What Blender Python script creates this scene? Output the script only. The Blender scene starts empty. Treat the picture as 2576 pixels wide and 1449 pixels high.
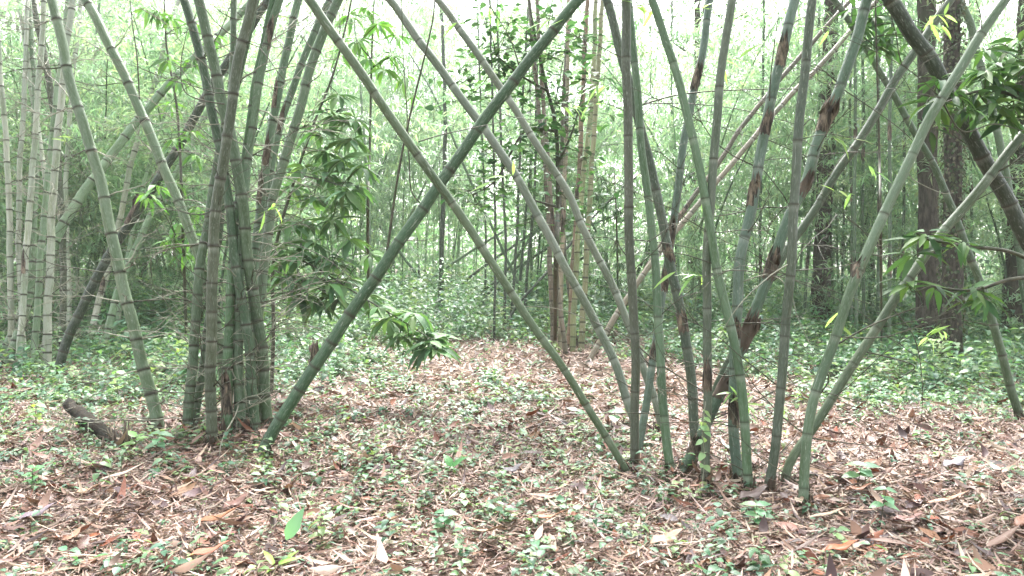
import bpy, math, random
import numpy as np
from mathutils import Vector, Matrix

random.seed(7)
RNG = np.random.default_rng(7)
SC = bpy.context.scene
COL = SC.collection

# ------------------------------------------------------------------ camera, sky, sun, exposure
F_PX = 2021.0                      # focal length in units of a 2576 px wide picture
CAM_H = 1.4
PITCH = math.atan(74.5 / F_PX)
cam_d = bpy.data.cameras.new('camera')
cam_d.sensor_width = 36.0
cam_d.lens = 36.0 * F_PX / 2576.0
cam_d.clip_end = 400.0
cam = bpy.data.objects.new('camera', cam_d)
COL.objects.link(cam)
cam.location = (0, 0, CAM_H)
cam.rotation_euler = (math.radians(90) - PITCH, 0, 0)
SC.camera = cam

SUN_EL, SUN_AZ = math.radians(56), math.radians(8)   # azimuth from +Y towards +X (high behind the thicket)
world = bpy.data.worlds.new('World')
SC.world = world
world.use_nodes = True
wn, wl = world.node_tree.nodes, world.node_tree.links
bg = wn['Background']
sky = wn.new('ShaderNodeTexSky')
sky.sky_type = 'NISHITA'
sky.sun_disc = False
sky.sun_elevation = SUN_EL
sky.sun_rotation = SUN_AZ
sky.air_density = 1.0
sky.dust_density = 4.0
hs = wn.new('ShaderNodeHueSaturation')
hs.inputs['Saturation'].default_value = 0.22
wl.new(sky.outputs[0], hs.inputs['Color'])
wl.new(hs.outputs[0], bg.inputs['Color'])
bg.inputs['Strength'].default_value = 0.15

sun_d = bpy.data.lights.new('sun', 'SUN')
sun_d.energy = 1.5
sun_d.angle = math.radians(25)
sun_d.color = (1.0, 0.97, 0.92)
sun = bpy.data.objects.new('sun', sun_d)
COL.objects.link(sun)
sdir = Vector((math.sin(SUN_AZ) * math.cos(SUN_EL), math.cos(SUN_AZ) * math.cos(SUN_EL), math.sin(SUN_EL)))
sun.rotation_euler = sdir.to_track_quat('Z', 'Y').to_euler()
sun.location = (0, 0, 30)

SC.view_settings.view_transform = 'Standard'
SC.view_settings.look = 'None'
SC.view_settings.exposure = 2.9
SC.view_settings.gamma = 1.0
SC.cycles.use_denoising = True
SC.cycles.max_bounces = 8
SC.cycles.diffuse_bounces = 4
SC.cycles.transmission_bounces = 4
SC.cycles.volume_bounces = 1
SC.cycles.caustics_reflective = False
SC.cycles.caustics_refractive = False
HAZE = 0.0011

# ------------------------------------------------------------------ projection helpers
FWD = np.array([0, math.cos(PITCH), -math.sin(PITCH)])
UPV = np.array([0, math.sin(PITCH), math.cos(PITCH)])
RGT = np.array([1.0, 0, 0])
CAM = np.array([0, 0, CAM_H])


def hz(x, y):
    """ground height"""
    x = np.asarray(x, float); y = np.asarray(y, float)
    h = 0.035 * np.sin(x * 0.9 + 1.3) * np.sin(y * 0.8 + 0.4) + 0.02 * np.sin(x * 2.3 + y * 1.7) + 0.012 * np.sin(x * 5.1 - y * 4.3)
    h = h + 0.07 * np.exp(-((x + 2.25) ** 2 + (y - 6.5) ** 2) / .5) + 0.05 * np.exp(-((x - 1.25) ** 2 / .9 + (y - 5.25) ** 2 / .25))
    return h + 0.10 * np.clip((y - 9) / 14, 0, 1) * np.sin(x * 0.35 + 0.6)


def ray(px, py):
    return FWD + RGT * (px - 1288) / F_PX - UPV * (py - 724.5) / F_PX


def P(px, py, d):
    return CAM + d * ray(px, py)


def G(px, py):
    """the point of the ground seen at a pixel"""
    r = ray(px, py)
    z = 0.0
    for _ in range(8):
        k = (z - CAM_H) / r[2]
        p = CAM + k * r
        z = float(hz(p[0], p[1]))
    return np.array([p[0], p[1], z])


def depth(p):
    return float(np.dot(p - CAM, FWD))


# ------------------------------------------------------------------ mesh helpers
def mk(name, V, Fs, mat, parent=None, attrs=None, smooth=True, loc=None):
    """one mesh object; Fs = list of int arrays (n,3)/(n,4)"""
    V = np.asarray(V, np.float32).reshape(-1, 3)
    if loc is not None:
        V = V - np.asarray(loc, np.float32)
    me = bpy.data.meshes.new(name)
    Fs = [np.asarray(f, np.int32) for f in Fs if len(f)]
    nl = sum(f.size for f in Fs); npoly = sum(len(f) for f in Fs)
    me.vertices.add(len(V)); me.vertices.foreach_set('co', V.ravel())
    me.loops.add(nl); me.loops.foreach_set('vertex_index', np.concatenate([f.ravel() for f in Fs]))
    me.polygons.add(npoly)
    starts, k = [], 0
    for f in Fs:
        starts.append(k + np.arange(len(f), dtype=np.int32) * f.shape[1]); k += f.size
    me.polygons.foreach_set('loop_start', np.concatenate(starts).astype(np.int32))
    me.polygons.foreach_set('use_smooth', np.full(npoly, smooth))
    me.update(calc_edges=True)
    for an, av in (attrs or {}).items():
        av = np.asarray(av, np.float32)
        if av.ndim == 1:
            a = me.attributes.new(an, 'FLOAT', 'POINT'); a.data.foreach_set('value', av)
        elif an == 'Col':
            a = me.attributes.new(an, 'FLOAT_COLOR', 'POINT')
            c = np.ones((len(av), 4), np.float32); c[:, :3] = av
            a.data.foreach_set('color', c.ravel())
        else:
            a = me.attributes.new(an, 'FLOAT_VECTOR', 'POINT'); a.data.foreach_set('vector', av.ravel())
    me.materials.append(mat)
    o = bpy.data.objects.new(name, me)
    COL.objects.link(o)
    if loc is not None and parent is None:
        o.location = loc
    if parent is not None:
        o.parent = parent
    return o


class Buf:
    """collects pieces of one mesh"""
    def __init__(s):
        s.V, s.Q, s.T, s.A, s.n = [], [], [], {}, 0

    def add(s, V, Q=None, T=None, **attrs):
        V = np.asarray(V, float).reshape(-1, 3)
        if Q is not None and len(Q): s.Q.append(np.asarray(Q) + s.n)
        if T is not None and len(T): s.T.append(np.asarray(T) + s.n)
        for k, v in attrs.items(): s.A.setdefault(k, []).append(np.asarray(v, float))
        s.V.append(V); s.n += len(V)

    def make(s, name, mat, parent=None, loc=None, smooth=True):
        Fs = []
        if s.Q: Fs.append(np.concatenate(s.Q))
        if s.T: Fs.append(np.concatenate(s.T))
        return mk(name, np.concatenate(s.V), Fs, mat, parent, {k: np.concatenate(v) for k, v in s.A.items()}, smooth, loc)


def spline(pts, n=12):
    """Catmull-Rom through points, n samples a span"""
    p = [np.asarray(q, float) for q in pts]
    p = [2 * p[0] - p[1]] + p + [2 * p[-1] - p[-2]]
    out = []
    for i in range(1, len(p) - 2):
        for t in np.linspace(0, 1, n, endpoint=False):
            a, b, c, d = p[i - 1], p[i], p[i + 1], p[i + 2]
            out.append(0.5 * (2 * b + (c - a) * t + (2 * a - 5 * b + 4 * c - d) * t * t + (3 * b - a - 3 * c + d) * t ** 3))
    out.append(p[-2])
    return np.array(out)


def arclen(C):
    return np.concatenate([[0], np.cumsum(np.linalg.norm(np.diff(C, axis=0), axis=1))])


def at_len(C, L, s):
    return np.stack([np.interp(s, L, C[:, k]) for k in range(3)], -1)


def frames(C):
    T = np.gradient(C, axis=0)
    T /= np.linalg.norm(T, axis=1)[:, None] + 1e-9
    ref = np.array([0.13, 1.0, 0.21])
    N = np.cross(T, ref); N /= np.linalg.norm(N, axis=1)[:, None] + 1e-9
    B = np.cross(T, N)
    return T, N, B


def tube(C, R, sides=6, cap=True):
    C = np.asarray(C, float); n = len(C)
    R = np.broadcast_to(np.asarray(R, float), (n,))
    T, N, B = frames(C)
    a = np.arange(sides) * 2 * math.pi / sides
    V = C[:, None, :] + R[:, None, None] * (np.cos(a)[None, :, None] * N[:, None, :] + np.sin(a)[None, :, None] * B[:, None, :])
    i = np.arange(n - 1)[:, None] * sides; j = np.arange(sides)[None, :]; k = (j + 1) % sides
    Q = np.stack([i + j, i + k, i + sides + k, i + sides + j], -1).reshape(-1, 4)
    V = V.reshape(-1, 3)
    Tr = []
    if cap:
        V = np.concatenate([V, C[:1], C[-1:]])
        m = n * sides
        for q in range(sides):
            Tr.append((m, (q + 1) % sides, q)); Tr.append((m + 1, (n - 1) * sides + q, (n - 1) * sides + (q + 1) % sides))
    return V, Q, np.array(Tr, int).reshape(-1, 3)


LANCE = ((0, .08), (.18, .75), (.42, 1.0), (.72, .62), (1, .02))
OVATE = ((0, .10), (.15, .72), (.38, 1.0), (.70, .66), (1, .02))
SLIM = ((0, .12), (.3, 1.0), (.65, .66), (1, .02))
KITE = ((0, .1), (.38, 1.0), (1, .03))


def leaves(pos, dirs, ups, L, W, prof=LANCE, droop=0.2, fold=0.3, curl=0.0):
    """N leaves at once: V (N*K*3), quads; each with a midrib fold and a bend"""
    pos = np.asarray(pos, float); N = len(pos)
    d = dirs / (np.linalg.norm(dirs, axis=1)[:, None] + 1e-9)
    s = np.cross(d, ups); s /= np.linalg.norm(s, axis=1)[:, None] + 1e-9
    u = np.cross(s, d)
    L = np.broadcast_to(L, (N,)); W = np.broadcast_to(W, (N,))
    dr = np.broadcast_to(droop, (N,)); cu = np.broadcast_to(curl, (N,)); fo = np.broadcast_to(fold, (N,))
    K = len(prof)
    V = np.zeros((N, K, 3, 3))
    for i, (t, w) in enumerate(prof):
        c = pos + d * (L * t)[:, None] * (1 - 0.25 * np.abs(dr) * t)[:, None] - u * (dr * L * t * t)[:, None]
        hw = (W * 0.5 * w)[:, None]
        lift = (fo * W * 0.5 * w + cu * W * math.sin(t * 9.0) * w * 0.3)[:, None]
        V[:, i, 0] = c + s * hw + u * lift
        V[:, i, 1] = c
        V[:, i, 2] = c - s * hw + u * (lift - 0.12 * (cu * W)[:, None])
    q = []
    for i in range(K - 1):
        for j in range(2):
            q.append((i * 3 + j, i * 3 + j + 1, i * 3 + 3 + j + 1, i * 3 + 3 + j))
    Q = (np.arange(N)[:, None, None] * (K * 3) + np.array(q)[None]).reshape(-1, 4)
    return V.reshape(-1, 3), Q, K * 3


def colvar(base, n, k, var=0.25, hue=0.08):
    """per-leaf colours repeated over each leaf's k vertices"""
    base = np.asarray(base, float)
    if base.ndim == 1: base = np.repeat(base[None], n, 0)
    c = base * (1 + RNG.uniform(-var, var, (n, 1))) * (1 + RNG.uniform(-hue, hue, (n, 3)))
    return np.repeat(np.clip(c, 0.004, 0.9), k, 0)


def rdir(n, zlo=-1, zhi=1):
    a = RNG.uniform(0, 2 * math.pi, n); z = RNG.uniform(zlo, zhi, n)
    r = np.sqrt(np.clip(1 - z * z, 0.01, 1))
    return np.stack([np.cos(a) * r, np.sin(a) * r, z], 1)


def tag(o, label, cat, group=None, kind=None):
    if label: o['label'] = label
    if cat: o['category'] = cat
    if group: o['group'] = group
    if kind: o['kind'] = kind
    return o


def empty(name, loc, label, cat, group=None):
    o = bpy.data.objects.new(name, None)
    o.empty_display_size = 0.1
    o.location = [float(v) for v in loc]
    COL.objects.link(o)
    return tag(o, label, cat, group)


def put(root, bufv):
    """vertices in the local space of a thing's base"""
    return np.asarray(bufv, float) - np.array(root.location)


# ------------------------------------------------------------------ materials
def nt(name):
    m = bpy.data.materials.new(name); m.use_nodes = True
    n, l = m.node_tree.nodes, m.node_tree.links
    return m, n, l, n['Principled BSDF']


def nn(n, t, **kw):
    o = n.new(t)
    for k, v in kw.items():
        if k in o.inputs: o.inputs[k].default_value = v
        else: setattr(o, k, v)
    return o


def mixc(n, l, fac, a, b, mode='MIX'):
    m = n.new('ShaderNodeMix'); m.data_type = 'RGBA'; m.blend_type = mode; m.clamp_factor = True
    for sock, v in ((m.inputs[0], fac), (m.inputs[6], a), (m.inputs[7], b)):
        if hasattr(v, 'links'): l.new(v, sock)
        elif isinstance(v, (int, float)): sock.default_value = v
        else: sock.default_value = (*v, 1)
    return m.outputs[2]


def ramp(n, l, src, a, b):
    r = n.new('ShaderNodeMapRange'); r.interpolation_type = 'SMOOTHSTEP'
    r.inputs['From Min'].default_value = a; r.inputs['From Max'].default_value = b
    l.new(src, r.inputs['Value'])
    return r.outputs[0]


def mat_bamboo():
    m, n, l, b = nt('bamboo_skin')
    oi = n.new('ShaderNodeObjectInfo')
    cu = nn(n, 'ShaderNodeAttribute', attribute_name='cu')
    node = nn(n, 'ShaderNodeAttribute', attribute_name='node')
    wax = nn(n, 'ShaderNodeAttribute', attribute_name='wax')
    # offset the pattern for each culm
    add = nn(n, 'ShaderNodeVectorMath', operation='ADD')
    sc = nn(n, 'ShaderNodeVectorMath', operation='SCALE', Scale=60.0)
    comb = n.new('ShaderNodeCombineXYZ')
    l.new(oi.outputs['Random'], comb.inputs[2]); l.new(oi.outputs['Random'], comb.inputs[0])
    l.new(comb.outputs[0], sc.inputs[0]); l.new(cu.outputs['Vector'], add.inputs[0]); l.new(sc.outputs[0], add.inputs[1])

    def noise(scale, detail, stretch):
        mp = n.new('ShaderNodeMapping'); mp.inputs['Scale'].default_value = stretch
        l.new(add.outputs[0], mp.inputs[0])
        t = nn(n, 'ShaderNodeTexNoise', Scale=scale, Detail=detail, Roughness=0.65)
        l.new(mp.outputs[0], t.inputs['Vector'])
        return t.outputs[0]
    big = noise(1.0, 3, (0.8, 0.8, 2.2))
    fine = noise(3.0, 5, (1.5, 1.5, 9))
    streak = noise(3.0, 4, (2.5, 2.5, 1.2))
    tone = nn(n, 'ShaderNodeAttribute', attribute_name='tone')
    c = mixc(n, l, 1.0, oi.outputs['Color'], mixc(n, l, tone.outputs['Fac'], (.78, .84, .76), (1.24, 1.18, 1.16)), 'MULTIPLY')
    dark = mixc(n, l, 1.0, c, (0.62, 0.68, 0.52), 'MULTIPLY')
    c1 = mixc(n, l, ramp(n, l, big, 0.42, 0.66), c, dark)
    pale = mixc(n, l, 0.16, c, (0.46, 0.50, 0.43))
    c2 = mixc(n, l, ramp(n, l, fine, 0.45, 0.75), c1, pale)
    brown = mixc(n, l, 0.4, c, (0.09, 0.07, 0.04))
    c3 = mixc(n, l, ramp(n, l, streak, 0.56, 0.74), c2, brown)
    lich = noise(2.2, 3, (1.2, 1.2, 5.5))
    c3 = mixc(n, l, ramp(n, l, lich, 0.62, 0.70), c3, mixc(n, l, .5, c, (.34, .36, .31)))
    spk = noise(7.0, 2, (1.2, 1.2, 6))
    c3 = mixc(n, l, ramp(n, l, spk, 0.66, 0.74), c3, mixc(n, l, .7, c, (.05, .04, .025)))
    w = n.new('ShaderNodeMath'); w.operation = 'MULTIPLY'; w.inputs[1].default_value = 0.30
    l.new(wax.outputs['Fac'], w.inputs[0])
    c4 = mixc(n, l, w.outputs[0], c3, (0.48, 0.50, 0.45))
    c5 = mixc(n, l, node.outputs['Fac'], c4, (0.035, 0.03, 0.02))
    l.new(c5, b.inputs['Base Color'])
    b.inputs['Roughness'].default_value = 0.5
    b.inputs['Specular IOR Level'].default_value = 0.35
    bp = nn(n, 'ShaderNodeBump', Strength=0.25, Distance=0.004)
    l.new(fine, bp.inputs['Height']); l.new(bp.outputs[0], b.inputs['Normal'])
    return m


def mat_leaf(name, trans=0.35, rough=0.42, spec=0.5, tint=(1.25, 1.35, 0.7)):
    m, n, l, b = nt(name)
    at = nn(n, 'ShaderNodeAttribute', attribute_name='Col')
    l.new(at.outputs['Color'], b.inputs['Base Color'])
    b.inputs['Roughness'].default_value = rough
    b.inputs['Specular IOR Level'].default_value = spec
    tr = n.new('ShaderNodeBsdfTranslucent')
    l.new(mixc(n, l, 1.0, at.outputs['Color'], tint, 'MULTIPLY'), tr.inputs['Color'])
    mx = nn(n, 'ShaderNodeMixShader'); mx.inputs[0].default_value = trans
    l.new(b.outputs[0], mx.inputs[1]); l.new(tr.outputs[0], mx.inputs[2])
    l.new(mx.outputs[0], n['Material Output'].inputs['Surface'])
    return m


def mat_noise(name, c1, c2, c3, scale, stretch=(1, 1, 1), rough=0.8, bump=0.5, coord='Object', dist=0.02, lo=0.35, hi=0.65):
    m, n, l, b = nt(name)
    tc = n.new('ShaderNodeTexCoord'); mp = n.new('ShaderNodeMapping')
    mp.inputs['Scale'].default_value = stretch
    l.new(tc.outputs[coord], mp.inputs[0])
    t1 = nn(n, 'ShaderNodeTexNoise', Scale=scale, Detail=6, Roughness=0.7); l.new(mp.outputs[0], t1.inputs['Vector'])
    t2 = nn(n, 'ShaderNodeTexNoise', Scale=scale * 0.23, Detail=3); l.new(mp.outputs[0], t2.inputs['Vector'])
    a = mixc(n, l, ramp(n, l, t1.outputs[0], lo, hi), c1, c2)
    a = mixc(n, l, ramp(n, l, t2.outputs[0], 0.5, 0.7), a, c3)
    l.new(a, b.inputs['Base Color'])
    b.inputs['Roughness'].default_value = rough
    b.inputs['Specular IOR Level'].default_value = 0.25
    bp = nn(n, 'ShaderNodeBump', Strength=bump, Distance=dist)
    l.new(t1.outputs[0], bp.inputs['Height']); l.new(bp.outputs[0], b.inputs['Normal'])
    return m


M_BAM = mat_bamboo()
M_BLEAF = mat_leaf('bamboo_leaf', 0.55, 0.36, 0.5, (1.3, 1.4, 1.05))
M_LEAF = mat_leaf('broad_leaf', 0.26, 0.58, 0.2)
M_COVER = mat_leaf('ground_cover_leaf', 0.38, 0.42, 0.45)
M_DRY = mat_leaf('dry_leaf', 0.10, 0.48, 0.32, (1.1, 1.0, 0.8))
M_SHEATH = mat_noise('dry_sheath', (0.026, 0.020, 0.016), (0.26, 0.20, 0.15), (0.075, 0.055, 0.042), 11, (3.2, 3.2, 0.55), 0.75, 0.6, dist=0.006, lo=.40, hi=.72)
M_TWIG = mat_noise('twig_bark', (0.17, 0.17, 0.13), (0.30, 0.29, 0.23), (0.09, 0.085, 0.06), 25, rough=0.6, bump=0.1)
M_DTWIG = mat_noise('dark_twig_bark', (0.035, 0.035, 0.025), (0.085, 0.08, 0.055), (0.05, 0.06, 0.03), 25, rough=0.6, bump=0.1)
M_BARK = mat_noise('tree_bark', (0.025, 0.02, 0.016), (0.085, 0.07, 0.058), (0.05, 0.05, 0.035), 14, (1.6, 1.6, 0.45), 0.9, 0.9, dist=0.04)
M_LOG = mat_noise('mossy_wood', (0.008, 0.007, 0.005), (0.034, 0.026, 0.018), (0.018, 0.028, 0.01), 16, (1, 1, 1), 0.9, 0.8)
M_SOIL = mat_noise('soil', (0.05, 0.033, 0.024), (0.17, 0.12, 0.09), (0.09, 0.06, 0.045), 16, (1, 1, 1), 0.95, 0.6, dist=0.03)

# ------------------------------------------------------------------ ground
def build_ground():
    ys = np.concatenate([np.arange(-6, 2, 0.8), np.arange(2, 14, 0.12), np.arange(14, 30, 0.5), np.arange(30, 121, 6)])
    xs = np.concatenate([np.arange(-90, -15, 5), np.arange(-15, -9, 0.5), np.arange(-9, 9, 0.14), np.arange(9, 15, 0.5), np.arange(15, 91, 5)])
    X, Y = np.meshgrid(xs, ys)
    Z = hz(X, Y)
    near = (Y < 14) & (np.abs(X) < 9.2)
    Z = Z + near * RNG.normal(0, 0.006, Z.shape)
    V = np.stack([X, Y, Z], -1).reshape(-1, 3)
    r, c = X.shape
    i = (np.arange(r - 1)[:, None] * c + np.arange(c - 1)[None]).ravel()
    o = mk('ground', V, [np.stack([i, i + 1, i + c + 1, i + c], 1)], M_SOIL)
    o['kind'] = 'structure'


build_ground()


def scatter(n, d0, d1, margin=0.6):
    """points of the visible ground wedge, even per square metre"""
    d = np.sqrt(RNG.uniform(d0 * d0, d1 * d1, n))
    x = RNG.uniform(-1, 1, n) * (d * 0.66 + margin)
    return x, d


def vnoise(x, y, s, seed=0):
    r = np.random.default_rng(seed)
    v = np.zeros_like(x)
    for k in range(6):
        a = r.uniform(0, 2 * math.pi); f = s * r.uniform(0.6, 2.2); p = r.uniform(0, 6.28)
        v += np.sin((x * math.cos(a) + y * math.sin(a)) * f + p) / 6
    return v


# ------------------------------------------------------------------ leaf litter
PAL = np.array([(0.33, 0.235, 0.180), (0.42, 0.335, 0.265), (0.24, 0.155, 0.115), (0.115, 0.058, 0.043), (0.075, 0.045, 0.046),
                (0.18, 0.070, 0.040), (0.38, 0.315, 0.265), (0.20, 0.140, 0.115)])
PW = np.array([.20, .15, .16, .15, .10, .05, .08, .11])


def build_litter():
    b = Buf()
    def lay(n, d0, d1, L, W, prof, pw, zlift, curl, droop, tilt=0.22):
        n = int(n * (1.32 if d1 < 10 else 1.1))
        x, y = scatter(n, d0, d1, 2.2)
        z = hz(x, y) + RNG.uniform(0.0, zlift, n)
        d = rdir(n, -tilt, tilt); up = rdir(n, 0.75, 1.0)
        sz = RNG.uniform(0.55, 1.25, n)
        V, Q, k = leaves(np.stack([x, y, z + 0.008], 1), d, up, L * sz, W * sz * RNG.uniform(.7, 1.2, n), prof,
                         RNG.uniform(-droop, droop * 0.4, n), RNG.uniform(-0.5, 0.6, n), RNG.uniform(-curl, curl, n))
        c = PAL[RNG.choice(len(PAL), n, p=pw)] * (0.80, 0.75, 0.75)
        b.add(V, Q, Col=colvar(c, n, k, 0.22, 0.06))
    lay(48000, 3.0, 8.0, 0.090, 0.013, SLIM, PW, 0.03, 0.5, 0.5)
    lay(85000, 3.0, 7.5, 0.038, 0.011, KITE, PW, 0.03, 0.5, 0.4)
    lay(32000, 8.0, 15.0, 0.16, 0.026, KITE, PW, 0.04, 0.4, 0.5)
    lay(12000, 15.0, 30.0, 0.20, 0.05, KITE, PW, 0.05, 0.4, 0.5)
    lay(1300, 3.0, 9.0, 0.34, 0.007, SLIM, np.array([.12, .1, .2, .25, .13, .04, .06, .10]), 0.05, 0.1, 0.25, 0.12)
    lay(6000, 3.0, 7.0, 0.15, 0.017, SLIM, PW, 0.045, 0.5, 0.5)
    pb = np.array([.12, .05, .16, .26, .21, .14, .02, .04])
    lay(1100, 3.0, 8.5, 0.12, 0.05, OVATE, pb, 0.05, 1.0, 0.7, 0.3)
    lay(700, 3.0, 9.0, 0.20, 0.042, SLIM, np.array([.3, .12, .2, .16, .08, .06, .04, .04]), 0.05, 0.9, 0.5, 0.2)
    # broad red-brown leaves lie thickest in front at the right and the left
    n = 8500
    x, y = scatter(n, 3.0, 9.0)
    px = 1288 + F_PX * x / y; py = 650 + F_PX * CAM_H / y
    w = .10 + .75 * np.exp(-((px - 2250) / 420) ** 2 - ((py - 1330) / 150) ** 2) + .45 * np.exp(-((px - 420) / 420) ** 2 - ((py - 1350) / 110) ** 2) + .25 * np.exp(-((px - 1000) / 400) ** 2 - ((py - 1080) / 110) ** 2)
    k_ = RNG.uniform(0, 1, n) < w
    x, y = x[k_], y[k_]; n = len(x)
    sz = RNG.uniform(.5, 1.3, n)
    V, Q, k = leaves(np.stack([x, y, hz(x, y) + RNG.uniform(.012, .04, n)], 1), rdir(n, -.15, .2), rdir(n, .7, 1), .12 * sz, .05 * sz, OVATE, RNG.uniform(-.4, .3, n), RNG.uniform(-.3, .5, n), RNG.uniform(-.5, .5, n))
    rb = np.array([(.15, .065, .042), (.10, .05, .04), (.20, .10, .065), (.07, .04, .04), (.09, .065, .07), (.24, .14, .09), (.19, .06, .03)])
    b.add(V, Q, Col=colvar(rb[RNG.choice(7, n)], n, k, .25, .08))
    o = b.make('leaf_litter', M_DRY)
    o['kind'] = 'stuff'; o['label'] = 'dry brown and straw bamboo leaves covering the forest floor'; o['category'] = 'leaf litter'


build_litter()


# ------------------------------------------------------------------ ground cover
def cover_weight(x, y):
    w = 0.52 + 1.3 * vnoise(x, y, 0.9, 3) + 0.5 * vnoise(x, y, 2.6, 5)
    px = 1288 + F_PX * x / y
    py = 650 + F_PX * CAM_H / y
    w += 1.3 * np.exp(-((px - 130) / 280) ** 2 - ((py - 1120) / 170) ** 2)
    w += 1.6 * np.exp(-((px - 2300) / 480) ** 2 - ((py - 985) / 125) ** 2)
    w += 0.7 * np.exp(-((px - 1450) / 330) ** 2 - ((py - 1320) / 110) ** 2)
    w += 0.9 * (py < 860) + 0.2 * (py < 940)
    w -= 0.72 * np.exp(-((px - 1150) / 720) ** 2 - ((py - 980) / 125) ** 2) * (1 + 1.1 * vnoise(x, y, 1.9, 21))
    w += 0.5 * vnoise(x, y, 4.0, 22) * (py > 860) * (py < 1150)
    w -= 0.7 * np.exp(-((px - 330) / 330) ** 2 - ((py - 1320) / 80) ** 2)
    w -= 0.45 * np.exp(-((px - 2150) / 460) ** 2 - ((py - 1330) / 110) ** 2)
    return np.clip(w, 0.03, 1)


def build_cover():
    b = Buf()
    def lay(n, d0, d1, hmin, hmax, nl, L, green, prof=OVATE, rad=1.0, wide=0.62, tilt=(-0.15, 0.45)):
        n = int(n * (1.32 if d1 < 10 else 1.1))
        x, y = scatter(n, d0, d1, 2.2)
        keep = RNG.uniform(0, 1, n) < cover_weight(x, y)
        x, y = x[keep], y[keep]; n = len(x)
        z = hz(x, y); h = RNG.uniform(hmin, hmax, n) * RNG.uniform(.4, 1, n)
        lean = RNG.normal(0, 0.15, (n, 2))
        base = np.stack([x, y, z - 0.01], 1); top = base + np.stack([lean[:, 0] * h, lean[:, 1] * h, h], 1)
        # stems: three-sided prisms
        a = np.arange(3) * 2.094
        off = np.stack([np.cos(a), np.sin(a), 0 * a], 1)
        r = 0.0012 + 0.008 * h[:, None, None] * 0.25
        V = np.concatenate([base[:, None] + off[None] * r, top[:, None] + off[None] * r * 0.7], 1)
        q = np.array([(0, 1, 4, 3), (1, 2, 5, 4), (2, 0, 3, 5)])
        gc = np.array(green[0])
        b.add(V.reshape(-1, 3), (np.arange(n)[:, None, None] * 6 + q[None]).reshape(-1, 4), Col=colvar(gc * (0.9, 0.7, 0.7), n, 6))
        # leaves in pairs up the stem
        N = n * nl
        idx = np.repeat(np.arange(n), nl); kk = np.tile(np.arange(nl), n)
        f = 1 - (kk // 2) / max(1, (nl + 1) // 2) * 0.75
        ang = RNG.uniform(0, 6.28, n)[idx] + (kk % 2) * math.pi + (kk // 2) * 1.57 + RNG.normal(0, .35, N)
        el = RNG.uniform(tilt[0], tilt[1], N)
        d = np.stack([np.cos(ang), np.sin(ang), el], 1)
        pos = base[idx] + (top - base)[idx] * f[:, None] + d * 0.008
        sz = (RNG.uniform(.6, 1.3, n)[idx]) * RNG.uniform(.75, 1.15, N)
        V, Q, k = leaves(pos, d, np.tile([0, 0, 1.0], (N, 1)) + RNG.normal(0, .18, (N, 3)), L * sz, L * wide * sz, prof,
                         RNG.uniform(0.1, 0.6, N), RNG.uniform(0.05, 0.4, N), RNG.uniform(-.2, .2, N))
        g = np.array(green)[RNG.choice(len(green), n)]
        b.add(V, Q, Col=colvar(g[idx], N, k, 0.25, 0.08))
    g1 = [(0.10, 0.21, 0.115), (0.08, 0.17, 0.10), (0.13, 0.23, 0.11), (0.06, 0.14, 0.085), (0.17, 0.25, 0.10), (0.14, 0.23, 0.13)]
    lay(3300, 3.0, 8.0, 0.03, 0.13, 5, 0.047, g1)
    lay(1250, 3.0, 8.5, 0.06, 0.22, 6, 0.060, g1)
    lay(2000, 3.0, 7.0, 0.02, 0.10, 4, 0.050, g1, SLIM, wide=0.2, tilt=(0.1, 0.9))
    lay(15000, 7.5, 13.0, 0.05, 0.22, 5, 0.060, g1)
    lay(1800, 8.0, 14.0, 0.15, 0.50, 8, 0.085, g1)
    lay(13000, 12.5, 22.0, 0.10, 0.5, 6, 0.095, g1, KITE)
    lay(5000, 13.0, 30.0, 0.4, 1.5, 14, 0.13, g1, KITE)
    lay(900, 8.3, 13.0, 0.25, 0.7, 12, 0.10, g1)
    lay(6000, 21.0, 40.0, 0.2, 1.2, 8, 0.17, g1, KITE)
    o = b.make('ground_cover', M_COVER)
    o['kind'] = 'stuff'; o['label'] = 'low green seedlings and small leafy plants growing through the litter'; o['category'] = 'ground cover'


build_cover()

# ------------------------------------------------------------------ bamboo culms
PALE = (0.42, 0.45, 0.38); PGREEN = (0.24, 0.35, 0.22); GREY = (0.155, 0.265, 0.155); GREEN = (0.055, 0.165, 0.065)
DGREEN = (0.06, 0.10, 0.06); OLIVE = (0.115, 0.19, 0.10); BROWN = (0.115, 0.14, 0.088); BLUE = (0.19, 0.28, 0.235); DARK = (0.052, 0.072, 0.045)
TAN = (0.32, 0.26, 0.19)


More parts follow.
